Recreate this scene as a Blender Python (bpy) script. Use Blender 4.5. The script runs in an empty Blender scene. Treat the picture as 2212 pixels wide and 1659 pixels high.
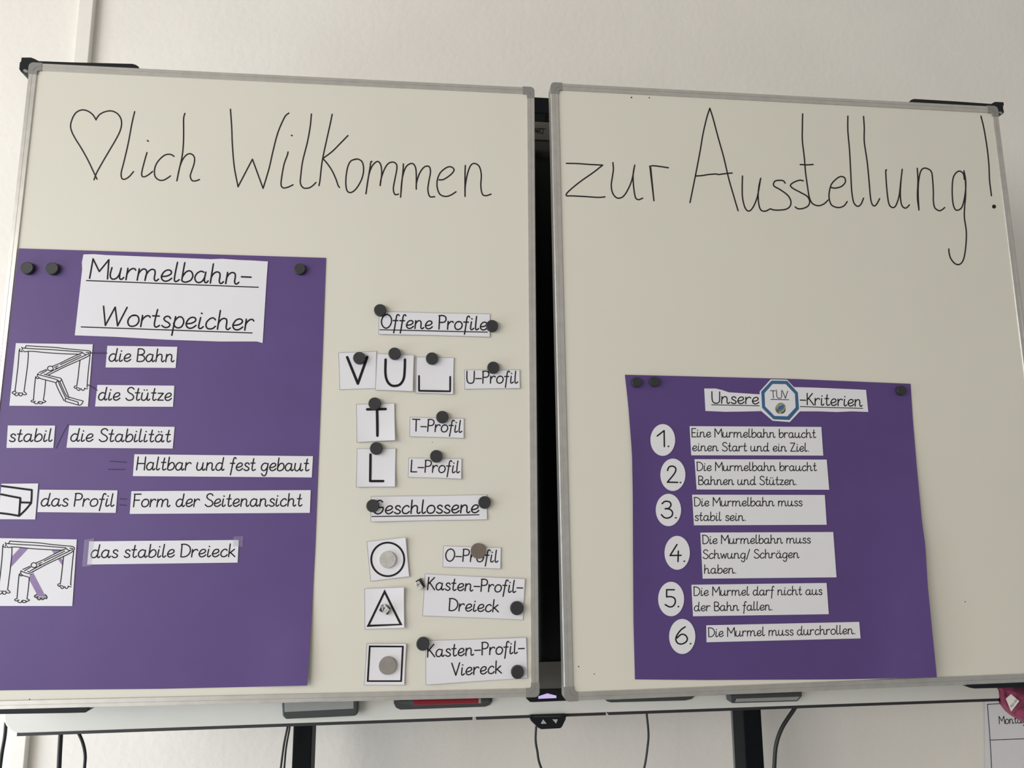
import bpy, bmesh, math, random
from mathutils import Vector, Matrix
random.seed(7)
scene = bpy.context.scene
COL = scene.collection

# ------------------------------------------------------------------ camera
IW, IH, FOC = 2212.0, 1659.0, 1609.6
PITCH, ROLL, YAW = 0.17317, -0.00599, -0.10975
CAM = Vector((0.0, 0.0, 1.5))
_right = Vector((math.cos(YAW), math.sin(YAW), 0))
_fwd = Vector((-math.sin(YAW) * math.cos(PITCH), math.cos(YAW) * math.cos(PITCH), math.sin(PITCH)))
_up = _right.cross(_fwd)
CR = _right * math.cos(ROLL) + _up * math.sin(ROLL)
CU = _up * math.cos(ROLL) - _right * math.sin(ROLL)
CF = _fwd
cam_data = bpy.data.cameras.new('camera')
cam_data.sensor_fit = 'HORIZONTAL'
cam_data.sensor_width = 36.0
cam_data.lens = FOC / IW * 36.0
cam_data.clip_start = 0.02
cam = bpy.data.objects.new('camera', cam_data)
COL.objects.link(cam)
_m = Matrix.Identity(4)
for i in range(3):
    _m[i][0], _m[i][1], _m[i][2], _m[i][3] = CR[i], CU[i], -CF[i], CAM[i]
cam.matrix_world = _m
scene.camera = cam

# ------------------------------------------------------------------ light and exposure
scene.view_settings.view_transform = 'Standard'
scene.view_settings.look = 'None'
scene.view_settings.gamma = 1.0
scene.view_settings.use_curve_mapping = False
scene.view_settings.exposure = 0.14
world = bpy.data.worlds.new('room_light')
scene.world = world
world.use_nodes = True
bg = world.node_tree.nodes['Background']
# room light: warm from the ceiling side, cooler from the floor side
_wt = world.node_tree
_tc = _wt.nodes.new('ShaderNodeTexCoord'); _sx = _wt.nodes.new('ShaderNodeSeparateXYZ')
_mr = _wt.nodes.new('ShaderNodeMapRange'); _wr = _wt.nodes.new('ShaderNodeValToRGB')
_mr.inputs['From Min'].default_value = -0.6; _mr.inputs['From Max'].default_value = 0.6
_wr.color_ramp.elements[0].color = (0.50, 0.62, 0.72, 1)
_wr.color_ramp.elements[1].color = (1.0, 0.92, 0.80, 1)
_wt.links.new(_tc.outputs['Generated'], _sx.inputs[0]); _wt.links.new(_sx.outputs['Z'], _mr.inputs['Value'])
_wt.links.new(_mr.outputs['Result'], _wr.inputs['Fac']); _wt.links.new(_wr.outputs['Color'], bg.inputs['Color'])
bg.inputs['Strength'].default_value = 0.41

def area(name, loc, target, sx, sy, power, color):
    l = bpy.data.lights.new(name, 'AREA')
    l.shape = 'RECTANGLE'
    l.size, l.size_y, l.energy, l.color = sx, sy, power, color
    o = bpy.data.objects.new(name, l)
    COL.objects.link(o)
    o.location = loc
    d = Vector(target) - Vector(loc)
    o.rotation_euler = d.to_track_quat('-Z', 'Y').to_euler()
    return o
area('window_daylight', (-3.6, -0.7, 2.4), (0.4, 1.1, 1.6), 2.2, 1.5, 68, (1.0, 0.955, 0.88))
area('rear_window_daylight', (-3.4, -3.0, 1.75), (-0.4, 1.2, 1.4), 2.6, 1.9, 80, (1.0, 0.975, 0.925))
area('window_low_daylight', (-2.0, 0.75, 0.85), (-0.3, 1.5, 1.1), 0.9, 0.7, 17, (0.74, 0.87, 1.0))

# ------------------------------------------------------------------ pixel <-> place helpers
def ray(px, py):
    return CF + CR * ((px - IW / 2) / FOC) - CU * ((py - IH / 2) / FOC)

def proj(P):
    d = P - CAM
    z = d.dot(CF)
    return (IW / 2 + FOC * d.dot(CR) / z, IH / 2 - FOC * d.dot(CU) / z)

def onY(px, py, y):
    r = ray(px, py)
    return CAM + r * ((y - CAM.y) / r.y)

class Plane:
    """an upright board face: O a point on it, ex along it, n towards the room"""
    def __init__(self, O, yaw):
        self.O = Vector(O)
        self.ex = Vector((math.cos(yaw), math.sin(yaw), 0))
        self.n = Vector((math.sin(yaw), -math.cos(yaw), 0))
        self.ez = Vector((0, 0, 1))
    def pt(self, px, py, h=0.0):
        r = ray(px, py)
        t = (self.O + self.n * h - CAM).dot(self.n) / r.dot(self.n)
        return CAM + r * t
    def uv(self, px, py, h=0.0):
        d = self.pt(px, py, h) - self.O
        return (d.dot(self.ex), d.z)
    def at(self, u, v, h=0.0):
        return self.O + self.ex * u + self.ez * v + self.n * h

BL = Plane((-0.65571, 1.18346, 1.5), -0.01373)     # left wing, front of its frame
BR = Plane((1.02436, 1.15039, 1.5), 0.0)           # right wing
YD = 1.28                                         # front of the screen housing
YW = 1.55                                          # face of the wall
DP = Plane((0, YD, 1.5), 0.0)
WP = Plane((0, YW, 1.5), 0.0)
HP = -0.002                                        # writing surface, just behind the frame front

# ------------------------------------------------------------------ materials
def mat(name, col, rough=0.6, metal=0.0, var=0.04, nscale=40.0, bump=0.0, bscale=200.0, spec=0.5, stretch=None,
        emit=None, alpha=1.0, coat=0.0, sheen=0.0):
    m = bpy.data.materials.new(name)
    m.use_nodes = True
    nt = m.node_tree
    b = nt.nodes['Principled BSDF']
    tc = nt.nodes.new('ShaderNodeTexCoord')
    mp = nt.nodes.new('ShaderNodeMapping')
    if stretch:
        mp.inputs['Scale'].default_value = stretch
    nt.links.new(tc.outputs['Object'], mp.inputs['Vector'])
    no = nt.nodes.new('ShaderNodeTexNoise')
    no.inputs['Scale'].default_value = nscale
    no.inputs['Detail'].default_value = 4
    nt.links.new(mp.outputs['Vector'], no.inputs['Vector'])
    rp = nt.nodes.new('ShaderNodeValToRGB')
    rp.color_ramp.elements[0].position = 0.3
    rp.color_ramp.elements[1].position = 0.7
    rp.color_ramp.elements[0].color = tuple(c * (1 - var) for c in col) + (1,)
    rp.color_ramp.elements[1].color = tuple(min(1, c * (1 + var)) for c in col) + (1,)
    nt.links.new(no.outputs['Fac'], rp.inputs['Fac'])
    nt.links.new(rp.outputs['Color'], b.inputs['Base Color'])
    b.inputs['Roughness'].default_value = rough
    b.inputs['Metallic'].default_value = metal
    b.inputs['Specular IOR Level'].default_value = spec
    b.inputs['Coat Weight'].default_value = coat
    b.inputs['Sheen Weight'].default_value = sheen
    b.inputs['Alpha'].default_value = alpha
    if emit:
        b.inputs['Emission Color'].default_value = emit[0] + (1,)
        b.inputs['Emission Strength'].default_value = emit[1]
    if bump:
        n2 = nt.nodes.new('ShaderNodeTexNoise')
        n2.inputs['Scale'].default_value = bscale
        n2.inputs['Detail'].default_value = 5
        nt.links.new(mp.outputs['Vector'], n2.inputs['Vector'])
        bp = nt.nodes.new('ShaderNodeBump')
        bp.inputs['Strength'].default_value = bump
        bp.inputs['Distance'].default_value = 0.002
        nt.links.new(n2.outputs['Fac'], bp.inputs['Height'])
        nt.links.new(bp.outputs['Normal'], b.inputs['Normal'])
    return m

M = {}
M['wall'] = mat('wall_paint', (0.82, 0.79, 0.75), 0.9, var=0.02, nscale=6, bump=0.45, bscale=70, spec=0.2)
M['duct'] = mat('duct_plastic', (0.80, 0.77, 0.73), 0.5, var=0.01)
M['floor'] = mat('floor_linoleum', (0.42, 0.40, 0.38), 0.5, var=0.1)
M['panel'] = mat('whiteboard_enamel', (0.70, 0.68, 0.605), 0.32, var=0.012, nscale=5, spec=0.45)
M['alu'] = mat('brushed_aluminium', (0.60, 0.585, 0.56), 0.38, metal=0.8, var=0.06, nscale=60, stretch=(1, 1, 1))
M['cap'] = mat('grey_corner_plastic', (0.235, 0.23, 0.22), 0.5, var=0.03)
M['black'] = mat('black_plastic', (0.008, 0.009, 0.012), 0.45, spec=0.25, var=0.15)
M['screw'] = mat('steel_screw', (0.30, 0.32, 0.32), 0.4, metal=0.5)
M['marker'] = mat('black_marker_ink', (0.020, 0.015, 0.019), 0.55, spec=0.25, var=0.2, nscale=300)
M['ink'] = mat('black_print', (0.012, 0.010, 0.013), 0.7, spec=0.2, var=0.1)
M['paper'] = mat('white_paper', (0.745, 0.74, 0.79), 0.8, var=0.01, nscale=25, spec=0.3)
M['purple'] = mat('purple_card', (0.098, 0.057, 0.205), 0.48, var=0.04, nscale=14, spec=0.35)
M['pen_line'] = mat('dark_violet_pen', (0.018, 0.008, 0.06), 0.6)
M['lilac'] = mat('lilac_print', (0.27, 0.19, 0.38), 0.7, var=0.12, nscale=60)
M['grey_print'] = mat('grey_print', (0.30, 0.29, 0.32), 0.7)
M['blue'] = mat('blue_print', (0.035, 0.12, 0.26), 0.6, var=0.05)
M['marble_glass'] = mat('marble_print_olive', (0.27, 0.26, 0.15), 0.6, var=0.35, nscale=260)
M['marble_blue'] = mat('marble_print_blue', (0.05, 0.13, 0.32), 0.6, var=0.3, nscale=300)
M['magnet'] = mat('black_magnet', (0.022, 0.024, 0.026), 0.55, var=0.15, nscale=120)
M['steel'] = mat('pale_steel_disc', (0.56, 0.56, 0.52), 0.4, metal=0.4, var=0.12, nscale=160)
M['steel_grey'] = mat('worn_grey_disc', (0.30, 0.28, 0.26), 0.45, metal=0.35, var=0.08, nscale=160)
M['brown_disc'] = mat('brown_grey_disc', (0.155, 0.125, 0.10), 0.55, var=0.08, nscale=160)
M['foil'] = mat('glinting_foil', (0.72, 0.72, 0.70), 0.3, metal=0.5, var=0.3, nscale=220, bump=0.5, bscale=250)
M['bezel'] = mat('white_bezel', (0.76, 0.765, 0.73), 0.45, var=0.01)
M['bezel_grey_and_shade'] = mat('grey_bezel_and_shade', (0.13, 0.125, 0.115), 0.5, var=0.04)  # grey plastic of the upper bezel, also shade painted across the lower one
M['screen'] = mat('dark_screen_glass', (0.004, 0.005, 0.007), 0.12, var=0.1)
M['charcoal'] = mat('charcoal_plastic', (0.055, 0.062, 0.066), 0.45, var=0.06)
M['grey_plate'] = mat('grey_plate', (0.34, 0.355, 0.35), 0.5, var=0.04)
M['underside'] = mat('dark_underside', (0.028, 0.026, 0.032), 0.5, var=0.05)
M['red'] = mat('red_pen_barrel', (0.26, 0.010, 0.025), 0.4, var=0.05)
M['light'] = mat('lit_arrow', (0.55, 0.45, 0.8), 0.5, emit=((0.60, 0.48, 0.82), 0.5))
M['btn'] = mat('pale_button', (0.42, 0.44, 0.42), 0.45)
M['leg'] = mat('black_steel_leg', (0.005, 0.006, 0.008), 0.55, spec=0.12, var=0.1)
M['leg_side'] = mat('grey_rail', (0.13, 0.135, 0.135), 0.5, var=0.05)
M['cable'] = mat('black_cable', (0.014, 0.015, 0.018), 0.5, var=0.1)
M['pink'] = mat('magenta_felt', (0.25, 0.032, 0.088), 0.9, var=0.18, nscale=90, bump=0.6, bscale=400, sheen=0.12)
M['tagpaper'] = mat('cloth_label', (0.78, 0.76, 0.72), 0.6, var=0.02)
M['tape'] = mat('clear_tape', (0.50, 0.45, 0.62), 0.25, var=0.1, alpha=0.13)

# ------------------------------------------------------------------ object helpers
WORLD = {}
def empty(name, loc, label, cat, group=None):
    o = bpy.data.objects.new(name, None)
    o.empty_display_size = 0.05
    o.location = loc
    COL.objects.link(o)
    WORLD[o.name] = Vector(loc)
    tag(o, label, cat, group)
    return o

def tag(o, label=None, cat=None, group=None, kind=None):
    if label: o['label'] = label
    if cat: o['category'] = cat
    if group: o['group'] = group
    if kind: o['kind'] = kind
    return o

class MB:
    def __init__(self):
        self.v, self.f, self.mi = [], [], []
    def add(self, verts, faces, mi=0):
        b = len(self.v)
        self.v += [Vector(p) for p in verts]
        for f in faces:
            self.f.append([b + i for i in f])
            self.mi.append(mi)
    def box(self, a, b, mi=0):
        x0, x1 = sorted((a[0], b[0])); y0, y1 = sorted((a[1], b[1])); z0, z1 = sorted((a[2], b[2]))
        vs = [(x, y, z) for z in (z0, z1) for y in (y0, y1) for x in (x0, x1)]
        self.add(vs, [(0, 2, 3, 1), (4, 5, 7, 6), (0, 1, 5, 4), (2, 6, 7, 3), (0, 4, 6, 2), (1, 3, 7, 5)], mi)
    def prism(self, front, back, mi=0):
        n = len(front)
        fs = [list(range(n)), list(range(2 * n - 1, n - 1, -1))]
        fs += [(i, i + n, (i + 1) % n + n, (i + 1) % n) for i in range(n)]
        self.add(list(front) + list(back), fs, mi)
    def build(self, name, material, parent=None, bevel=0.0, smooth=False, origin=None):
        me = bpy.data.meshes.new(name)
        if parent is not None:
            org = WORLD[parent.name]
        elif origin is not None:
            org = Vector(origin)
        else:
            lo = Vector([min(p[i] for p in self.v) for i in range(3)])
            hi = Vector([max(p[i] for p in self.v) for i in range(3)])
            org = (lo + hi) / 2
        me.from_pydata([tuple(p - org) for p in self.v], [], self.f)
        for mm in (material if isinstance(material, (list, tuple)) else [material]):
            me.materials.append(mm)
        for p, k in zip(me.polygons, self.mi):
            p.material_index = k
            p.use_smooth = smooth
        bm = bmesh.new(); bm.from_mesh(me)
        bmesh.ops.recalc_face_normals(bm, faces=bm.faces)
        if smooth:
            for e in bm.edges:
                if len(e.link_faces) == 2 and e.calc_face_angle(0) > 0.7: e.smooth = False
        bm.to_mesh(me); bm.free()
        me.update()
        o = bpy.data.objects.new(name, me)
        COL.objects.link(o)
        if parent is not None:
            o.parent = parent
            WORLD[o.name] = org
        else:
            o.location = org
            WORLD[o.name] = org
        if bevel:
            md = o.modifiers.new('bevel', 'BEVEL')
            md.width = bevel; md.segments = 3; md.limit_method = 'ANGLE'; md.angle_limit = math.radians(40)
        return o

def flat(pl, h):
    return lambda x, y: pl.pt(x, y, h)

def prism_px(pl, poly, h0, h1, mi=0, mb=None):
    mb = mb or MB()
    mb.prism([pl.pt(x, y, h0) for x, y in poly], [pl.at(*pl.uv(x, y, h0), h1) for x, y in poly], mi)
    return mb

# ------------------------------------------------------------------ strokes (pen lines with round ends)
def parse(s, sc=1.0, ox=0.0, oy=0.0, fn=None):
    """'x,y x,y|x,y ; ...': '|' is a sharp corner at the point before it, ';' lifts the pen"""
    out = []
    for st in s.split(';'):
        cur = []
        for chunk_i, chunk in enumerate(st.split('|')):
            pts = []
            for tok in chunk.split():
                a, b = tok.split(',')
                x, y = float(a), float(b)
                if fn: x, y = fn(x, y)
                pts.append((x / sc + ox, y / sc + oy))
            if chunk_i and last is not None:
                pts = [last] + pts
            if pts:
                last = pts[-1]
                cur.append(pts)
        last = None
        out += cur
    return out

def smooth_pts(p, k=5):
    if len(p) < 3: return p
    q = [(2 * p[0][0] - p[1][0], 2 * p[0][1] - p[1][1])] + p + [(2 * p[-1][0] - p[-2][0], 2 * p[-1][1] - p[-2][1])]
    if p[0] == p[-1]:
        q[0], q[-1] = p[-2], p[1]
    out = []
    for i in range(1, len(q) - 2):
        a, b, c, d = q[i - 1], q[i], q[i + 1], q[i + 2]
        for j in range(k):
            t = j / k
            out.append(tuple(0.5 * (2 * b[n] + (c[n] - a[n]) * t + (2 * a[n] - 5 * b[n] + 4 * c[n] - d[n]) * t * t
                       + (3 * b[n] - a[n] - 3 * c[n] + d[n]) * t ** 3) for n in (0, 1)))
    out.append(p[-1])
    return out

def stroke(mb, pts, w, H, k=5, cap=5):
    p = smooth_pts(pts, k)
    q = [p[0]]
    for a in p[1:]:
        if math.hypot(a[0] - q[-1][0], a[1] - q[-1][1]) > 1e-3: q.append(a)
    if len(q) == 1:
        q.append((q[0][0] + 0.05, q[0][1]))
    n = len(q); r = w / 2
    dirs = []
    for i in range(n):
        a, b = q[max(0, i - 1)], q[min(n - 1, i + 1)]
        d = (b[0] - a[0], b[1] - a[1]); l = math.hypot(*d) or 1e-6
        dirs.append((d[0] / l, d[1] / l))
    left = [(q[i][0] - dirs[i][1] * r, q[i][1] + dirs[i][0] * r) for i in range(n)]
    right = [(q[i][0] + dirs[i][1] * r, q[i][1] - dirs[i][0] * r) for i in range(n)]
    vs = [H(*t) for t in left] + [H(*t) for t in right]
    fs = [(i, i + 1, n + i + 1, n + i) for i in range(n - 1)]
    for end, s in ((0, -1), (n - 1, 1)):
        a0 = math.atan2(dirs[end][1], dirs[end][0])
        cap_ids = []
        for j in range(cap + 1):
            a = a0 + math.pi / 2 - s * math.pi * j / cap if s > 0 else a0 + math.pi / 2 + math.pi * j / cap
            if j == 0: cap_ids.append(end)
            elif j == cap: cap_ids.append(n + end)
            else:
                vs.append(H(q[end][0] + r * math.cos(a), q[end][1] + r * math.sin(a)))
                cap_ids.append(len(vs) - 1)
        fs.append(cap_ids)
    lay = (stroke.count % 7) * 7e-6          # neighbouring pen lines never share one plane
    stroke.count += 1
    mb.add([p + (CAM - p).normalized() * lay for p in vs], fs)
stroke.count = 0

def dot(mb, x, y, r, H, n=16, rx=None):
    mb.add([H(x + (rx or r) * math.cos(2 * math.pi * i / n), y + r * math.sin(2 * math.pi * i / n)) for i in range(n)], [list(range(n))])

def ink_object(name, strokes, w, H, material, parent, label=None, k=5):
    mb = MB()
    for s in strokes: stroke(mb, s, w, H, k)
    o = mb.build(name, material, parent)
    if label: o['label'] = label
    return o

# ------------------------------------------------------------------ a school print alphabet, drawn as pen strokes (unit 100 = x-height)
FONT = {
 'a': (116, '74,93 46,100 14,78 0,40 14,8 40,0 66,14 84,50 90,94|84,40 86,12 96,1 108,6 116,18'),
 'b': (95, '16,170 8,80 4,12|18,2 44,0 80,18 95,55 82,90 56,100 28,82 8,46'),
 'c': (88, '84,84 66,100 38,94 10,64 4,32 18,6 46,0 70,8 88,26'),
 'd': (116, '76,92 46,100 14,78 0,40 14,8 40,0 66,14 84,48|100,170|86,60 84,20 92,3 104,3 116,16'),
 'e': (92, '8,40 50,46 82,66 82,90 58,100 26,86 4,46 12,14 38,0 68,8 92,28'),
 'f': (66, '78,158 66,171 50,164 40,130 26,30 12,-58;2,95 62,95'),
 'g': (98, '76,93 46,100 14,78 0,40 14,8 40,0 66,14 86,50 94,95|86,30 78,-30 60,-64 30,-66 8,-42'),
 'h': (114, '14,170 8,90 2,0|6,50 24,84 50,100 74,92 80,64 77,24 84,4 98,1 114,16'),
 'i': (46, '16,100 7,40 6,12 14,1 28,3 46,18;20,140 26,136'),
 'k': (84, '14,170 8,90 2,0;74,98|8,44|26,54|84,0'),
 'l': (46, '18,170 8,80 5,22 12,3 26,2 46,18'),
 'm': (182, '10,100 2,0|8,54 28,88 50,100 70,90 76,66 68,0|74,50 96,86 120,100 142,92 148,64 145,24 152,4 166,1 182,16'),
 'n': (114, '10,100 2,0|6,50 24,84 50,100 74,92 80,64 77,24 84,4 98,1 114,16'),
 'o': (96, '58,98 40,99 12,78 0,42 14,8 44,0 78,14 96,52 84,88 60,100 44,96'),
 'p': (98, '22,100 14,30 4,-68;10,36 26,74 56,100 84,90 98,56 84,14 54,0 26,10 11,34'),
 'r': (76, '8,100 2,0|6,50 24,82 46,98 66,98 76,86'),
 's': (74, '72,82 56,99 32,99 14,80 26,60 56,44 72,24 58,4 28,0 2,16'),
 't': (70, '40,158 28,80 24,24 32,4 46,1 70,16;2,100 60,100'),
 'u': (116, '8,100 0,40 10,8 34,0 60,14 78,50 86,98|80,40 82,12 92,1 104,4 116,18'),
 'w': (122, '0,100 26,2|62,88|86,2|122,100'),
 'z': (80, '4,96 74,96|2,4|80,4'),
 'M': (150, '0,0 10,170|74,62|144,168|150,0'),
 'W': (206, '0,170 34,0|102,166|140,0|206,168'),
 'B': (104, '10,170 4,2|40,0 84,8 104,40 86,76 46,88|12,88|46,90 86,106 94,138 70,164 36,170 10,170'),
 'S': (104, '100,148 80,168 48,170 20,150 20,118 46,96 80,78 104,48 92,14 58,0 24,4 0,26'),
 'H': (118, '10,170 2,0;112,170 108,0;6,84 110,84'),
 'P': (92, '8,170 2,0;0,168 44,172 82,158 92,126 76,94 42,84 6,86'),
 'F': (92, '8,168 2,0;0,168 92,168;6,88 76,88'),
 'D': (124, '8,168 4,3|48,2 92,22 122,70 116,124 82,158 40,170 0,168'),
 'O': (128, '64,170 22,146 0,90 10,34 46,0 86,6 118,46 128,98 112,146 74,170 54,166'),
 'U': (112, '4,170 2,84 8,30 30,4 58,0 86,6 104,34 109,90 112,170'),
 'T': (110, '0,166 110,166;56,166 58,0'),
 'G': (126, '112,150 90,170 56,166 18,128 0,70 14,22 52,0 94,14 118,50 120,82|62,82'),
 'L': (86, '8,170 2,3|86,3'),
 'K': (104, '10,170 2,0;92,170|8,78|30,96|104,0'),
 'V': (112, '0,170 54,2|112,170'),
 'E': (88, '8,168 4,3|86,3;8,168 88,168;6,88 74,88'),
 'Z': (108, '4,166 98,166|0,3|108,3'),
 '1': (56, '0,112 54,170|52,0'),
 '2': (100, '4,124 18,158 50,170 80,156 84,124 62,82 0,4|100,4'),
 '3': (92, '8,146 34,170 70,164 82,134 64,102 32,94|68,90 92,62 86,22 54,0 22,6 0,34'),
 '4': (100, '66,170 0,60|100,62;76,104 70,0'),
 '5': (90, '84,168 16,168|14,98|52,100 84,84 90,46 72,10 38,0 0,22'),
 '6': (98, '82,166 46,138 10,84 0,40 18,6 52,0 88,22 98,56 78,88 46,92 10,58'),
 '-': (84, '0,66 84,66'),
 '.': (16, '6,2 10,4'),
 '/': (74, '74,176 0,-20'),
}
FONT['ä'] = (116, FONT['a'][1] + ';36,138 40,134;72,138 76,134')
FONT['ü'] = (116, FONT['u'][1] + ';30,140 34,136;66,140 70,136')
FONT['Ü'] = (112, FONT['U'][1] + ';4,190 4,188;112,190 112,188')
GLYPH = {k: (w, parse(s)) for k, (w, s) in FONT.items()}
GAP, SPACE = 19.0, 88.0

def text_strokes(pl, txt, x0, y0, x1, y1, xh, gap=GAP):
    """strokes in pixels for one line; the letters stand square to the line on the board itself"""
    a = Vector(pl.uv(x0, y0, HP)); b = Vector(pl.uv(x1, y1, HP))
    adv, items = 0.0, []
    for i, ch in enumerate(txt):
        if ch == ' ':
            adv += SPACE - gap * 0.2
            continue
        g = GLYPH[ch]
        if items and txt[i - 1] != ' ': adv += gap
        items.append((adv, g)); adv += g[0]
    base = b - a
    ux = base / adv
    upd = Vector((-base.y, base.x)).normalized()
    p0 = proj(pl.at(a.x, a.y, HP)); p1 = proj(pl.at(a.x + upd.x * .05, a.y + upd.y * .05, HP))
    ppm = math.hypot(p1[0] - p0[0], p1[1] - p0[1]) / 0.05
    uy = upd * (xh / ppm / 100.0)
    out = []
    for off, (w, sts) in items:
        for st in sts:
            o = []
            for (gx, gy) in st:
                q = a + ux * (off + gx) + uy * gy
                o.append(proj(pl.at(q.x, q.y, HP)))
            out.append(o)
    return out

# ------------------------------------------------------------------ sheets of paper
def bil(q, s, t):
    (x0, y0), (x1, y1), (x2, y2), (x3, y3) = q
    return (x0 * (1 - s) * (1 - t) + x1 * s * (1 - t) + x2 * s * t + x3 * (1 - s) * t,
            y0 * (1 - s) * (1 - t) + y1 * s * (1 - t) + y2 * s * t + y3 * (1 - s) * t)

def lift_fn(quad, base, lifts):
    xs = [p[0] for p in quad]; ys = [p[1] for p in quad]
    x0, x1, y0, y1 = min(xs), max(xs), min(ys), max(ys)
    a, b, c, d = lifts
    def h(x, y):
        s = min(1, max(0, (x - x0) / (x1 - x0))); t = min(1, max(0, (y - y0) / (y1 - y0)))
        return base + (a * (1 - s) ** 2 * (1 - t) ** 2 + b * s ** 2 * (1 - t) ** 2 + c * s ** 2 * t ** 2 + d * (1 - s) ** 2 * t ** 2)
    return h

def sheet(name, pl, quad, hf, material, parent=None, n=10, thick=0.0003):
    """four-cornered paper, slightly curled by hf"""
    mb = MB()
    F, B = [], []
    for j in range(n + 1):
        for i in range(n + 1):
            x, y = bil(quad, i / n, j / n)
            h = hf(x, y)
            F.append(pl.pt(x, y, h)); B.append(pl.at(*pl.uv(x, y, h), h - thick))
    fs = []
    N = (n + 1) ** 2
    for j in range(n):
        for i in range(n):
            a = j * (n + 1) + i
            fs.append((a, a + 1, a + n + 2, a + n + 1)); fs.append((N + a, N + a + n + 1, N + a + n + 2, N + a + 1))
    ring = [i for i in range(n + 1)] + [j * (n + 1) + n for j in range(1, n + 1)] + [n * (n + 1) + i for i in range(n - 1, -1, -1)] + [j * (n + 1) for j in range(n - 1, 0, -1)]
    for a, b in zip(ring, ring[1:] + ring[:1]):
        fs.append((a, b, N + b, N + a))
    mb.add(F + B, fs)
    return mb.build(name, material, parent, smooth=True)

def poly_sheet(name, pl, poly, h, material, parent=None, thick=0.0003):
    return prism_px(pl, poly, h, h - thick).build(name, material, parent)

def Z(sc, ox, oy, *pts):
    return [(x / sc + ox, y / sc + oy) for x, y in pts]

# ================================================================== the setting
mb = MB(); mb.box((-3.4, YW, 0), (3.4, YW + 0.12, 4.2))
tag(mb.build('wall_back', M['wall']), kind='structure')
mb = MB(); mb.box((-3.4, -4.6, -0.1), (3.4, YW, 0))
tag(mb.build('floor', M['floor']), kind='structure')
# cable duct running up the wall behind the left wing
dv = (onY(167, 125, YW), onY(199, 125, YW), onY(31, 1620, YW), onY(64, 1620, YW))
def ext(a, b, z):
    t = (z - a.z) / (b.z - a.z)
    return a + (b - a) * t
mb = MB()
f0 = [ext(dv[0], dv[2], 4.2), ext(dv[1], dv[3], 4.2), ext(dv[1], dv[3], 0.0), ext(dv[0], dv[2], 0.0)]
mb.prism([p + Vector((0, -0.016, 0)) for p in f0], f0)
tag(mb.build('trim_1', M['duct'], bevel=0.002), kind='structure')

# ================================================================== whiteboard wings
def whiteboard(pl, outer, inner, label):
    org = pl.pt((outer[0][0] + outer[1][0]) / 2, (outer[2][1] + outer[3][1]) / 2, -0.01)
    root = empty('whiteboard', org, label, 'whiteboard', 'folding whiteboard wings')
    O = [Vector(pl.uv(*p)) for p in outer]; I = [Vector(pl.uv(*p)) for p in inner]
    mid = [(o + i) / 2 for o, i in zip(O, I)]
    mb = MB(); mb.prism([pl.at(*p, HP) for p in mid], [pl.at(*p, -0.018) for p in mid])
    panel = mb.build('writing_panel', M['panel'], root)
    prof = [(0, -.0225), (0, -.0022), (.09, 0), (.46, 0), (.475, -.0005), (.505, -.0005), (.52, 0), (.94, 0), (1, -.0021), (1, -.0225)]
    S = 0.0205
    for k in range(4):
        a, b, c, d = O[k], O[(k + 1) % 4], I[(k + 1) % 4], I[k]
        e = (b - a).normalized(); ei = (c - d).normalized()
        secs = []
        for s, end in ((1, 0), (-1, 1)):
            po = (a if end == 0 else b) + e * (s * (S - .0004))
            base = (d if end == 0 else c)
            w = (po - base).dot(ei)
            pi = base + ei * w
            secs.append([pl.at(*(po.lerp(pi, t)), h) for t, h in prof])
        mb = MB(); n = len(prof)
        mb.add(secs[0] + secs[1], [(i, (i + 1) % n, n + (i + 1) % n, n + i) for i in range(n)] + [list(range(n)), list(range(2 * n - 1, n - 1, -1))])
        mb.build('frame_rail', M['alu'], root)
    for k in range(4):
        o, nx, pv, ii = O[k], O[(k + 1) % 4], O[(k - 1) % 4], I[k]
        a = (nx - o).normalized(); b = (pv - o).normalized()
        det = a.x * b.y - a.y * b.x; d = ii - o
        al = (d.x * b.y - d.y * b.x) / det; be = (a.x * d.y - a.y * d.x) / det
        R, r = 0.0075, 0.0032
        L = [(S, 0), (S, be), (al + r, be)]
        L += [(al + r - r * math.sin(t), be + r - r * math.cos(t)) for t in [math.pi / 2 * j / 6 for j in range(1, 6)]]
        L += [(al, be + r), (al, S), (0, S), (0, R)]
        L += [(R - R * math.cos(t), R - R * math.sin(t)) for t in [math.pi / 2 * j / 8 for j in range(1, 8)]]
        L += [(R, 0)]
        P = [o + a * x + b * y for x, y in L]
        mb = MB()
        inset = [p + ((o + ii) / 2 - p) * 0.0 for p in P]
        mb.prism([pl.at(*p, 0.0005) for p in inset], [pl.at(*p, -0.023) for p in P])
        # raised quarter-ring line on the cap
        g = []
        for j in range(9):
            t = math.pi / 2 * j / 8
            q = o + a * (al * .55 + R * 1.15 * (1 - math.sin(t))) + b * (be * .55 + R * 1.15 * (1 - math.cos(t)))
            g.append(q)
        rr = 0.00035
        vs = [pl.at(*(q + (ii - o).normalized() * s), 0.0008) for q in g for s in (-rr, rr)]
        mb.add(vs, [(2 * j, 2 * j + 1, 2 * j + 3, 2 * j + 2) for j in range(8)])
        mb.build('corner_cap', M['cap'], root)
    return root

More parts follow.
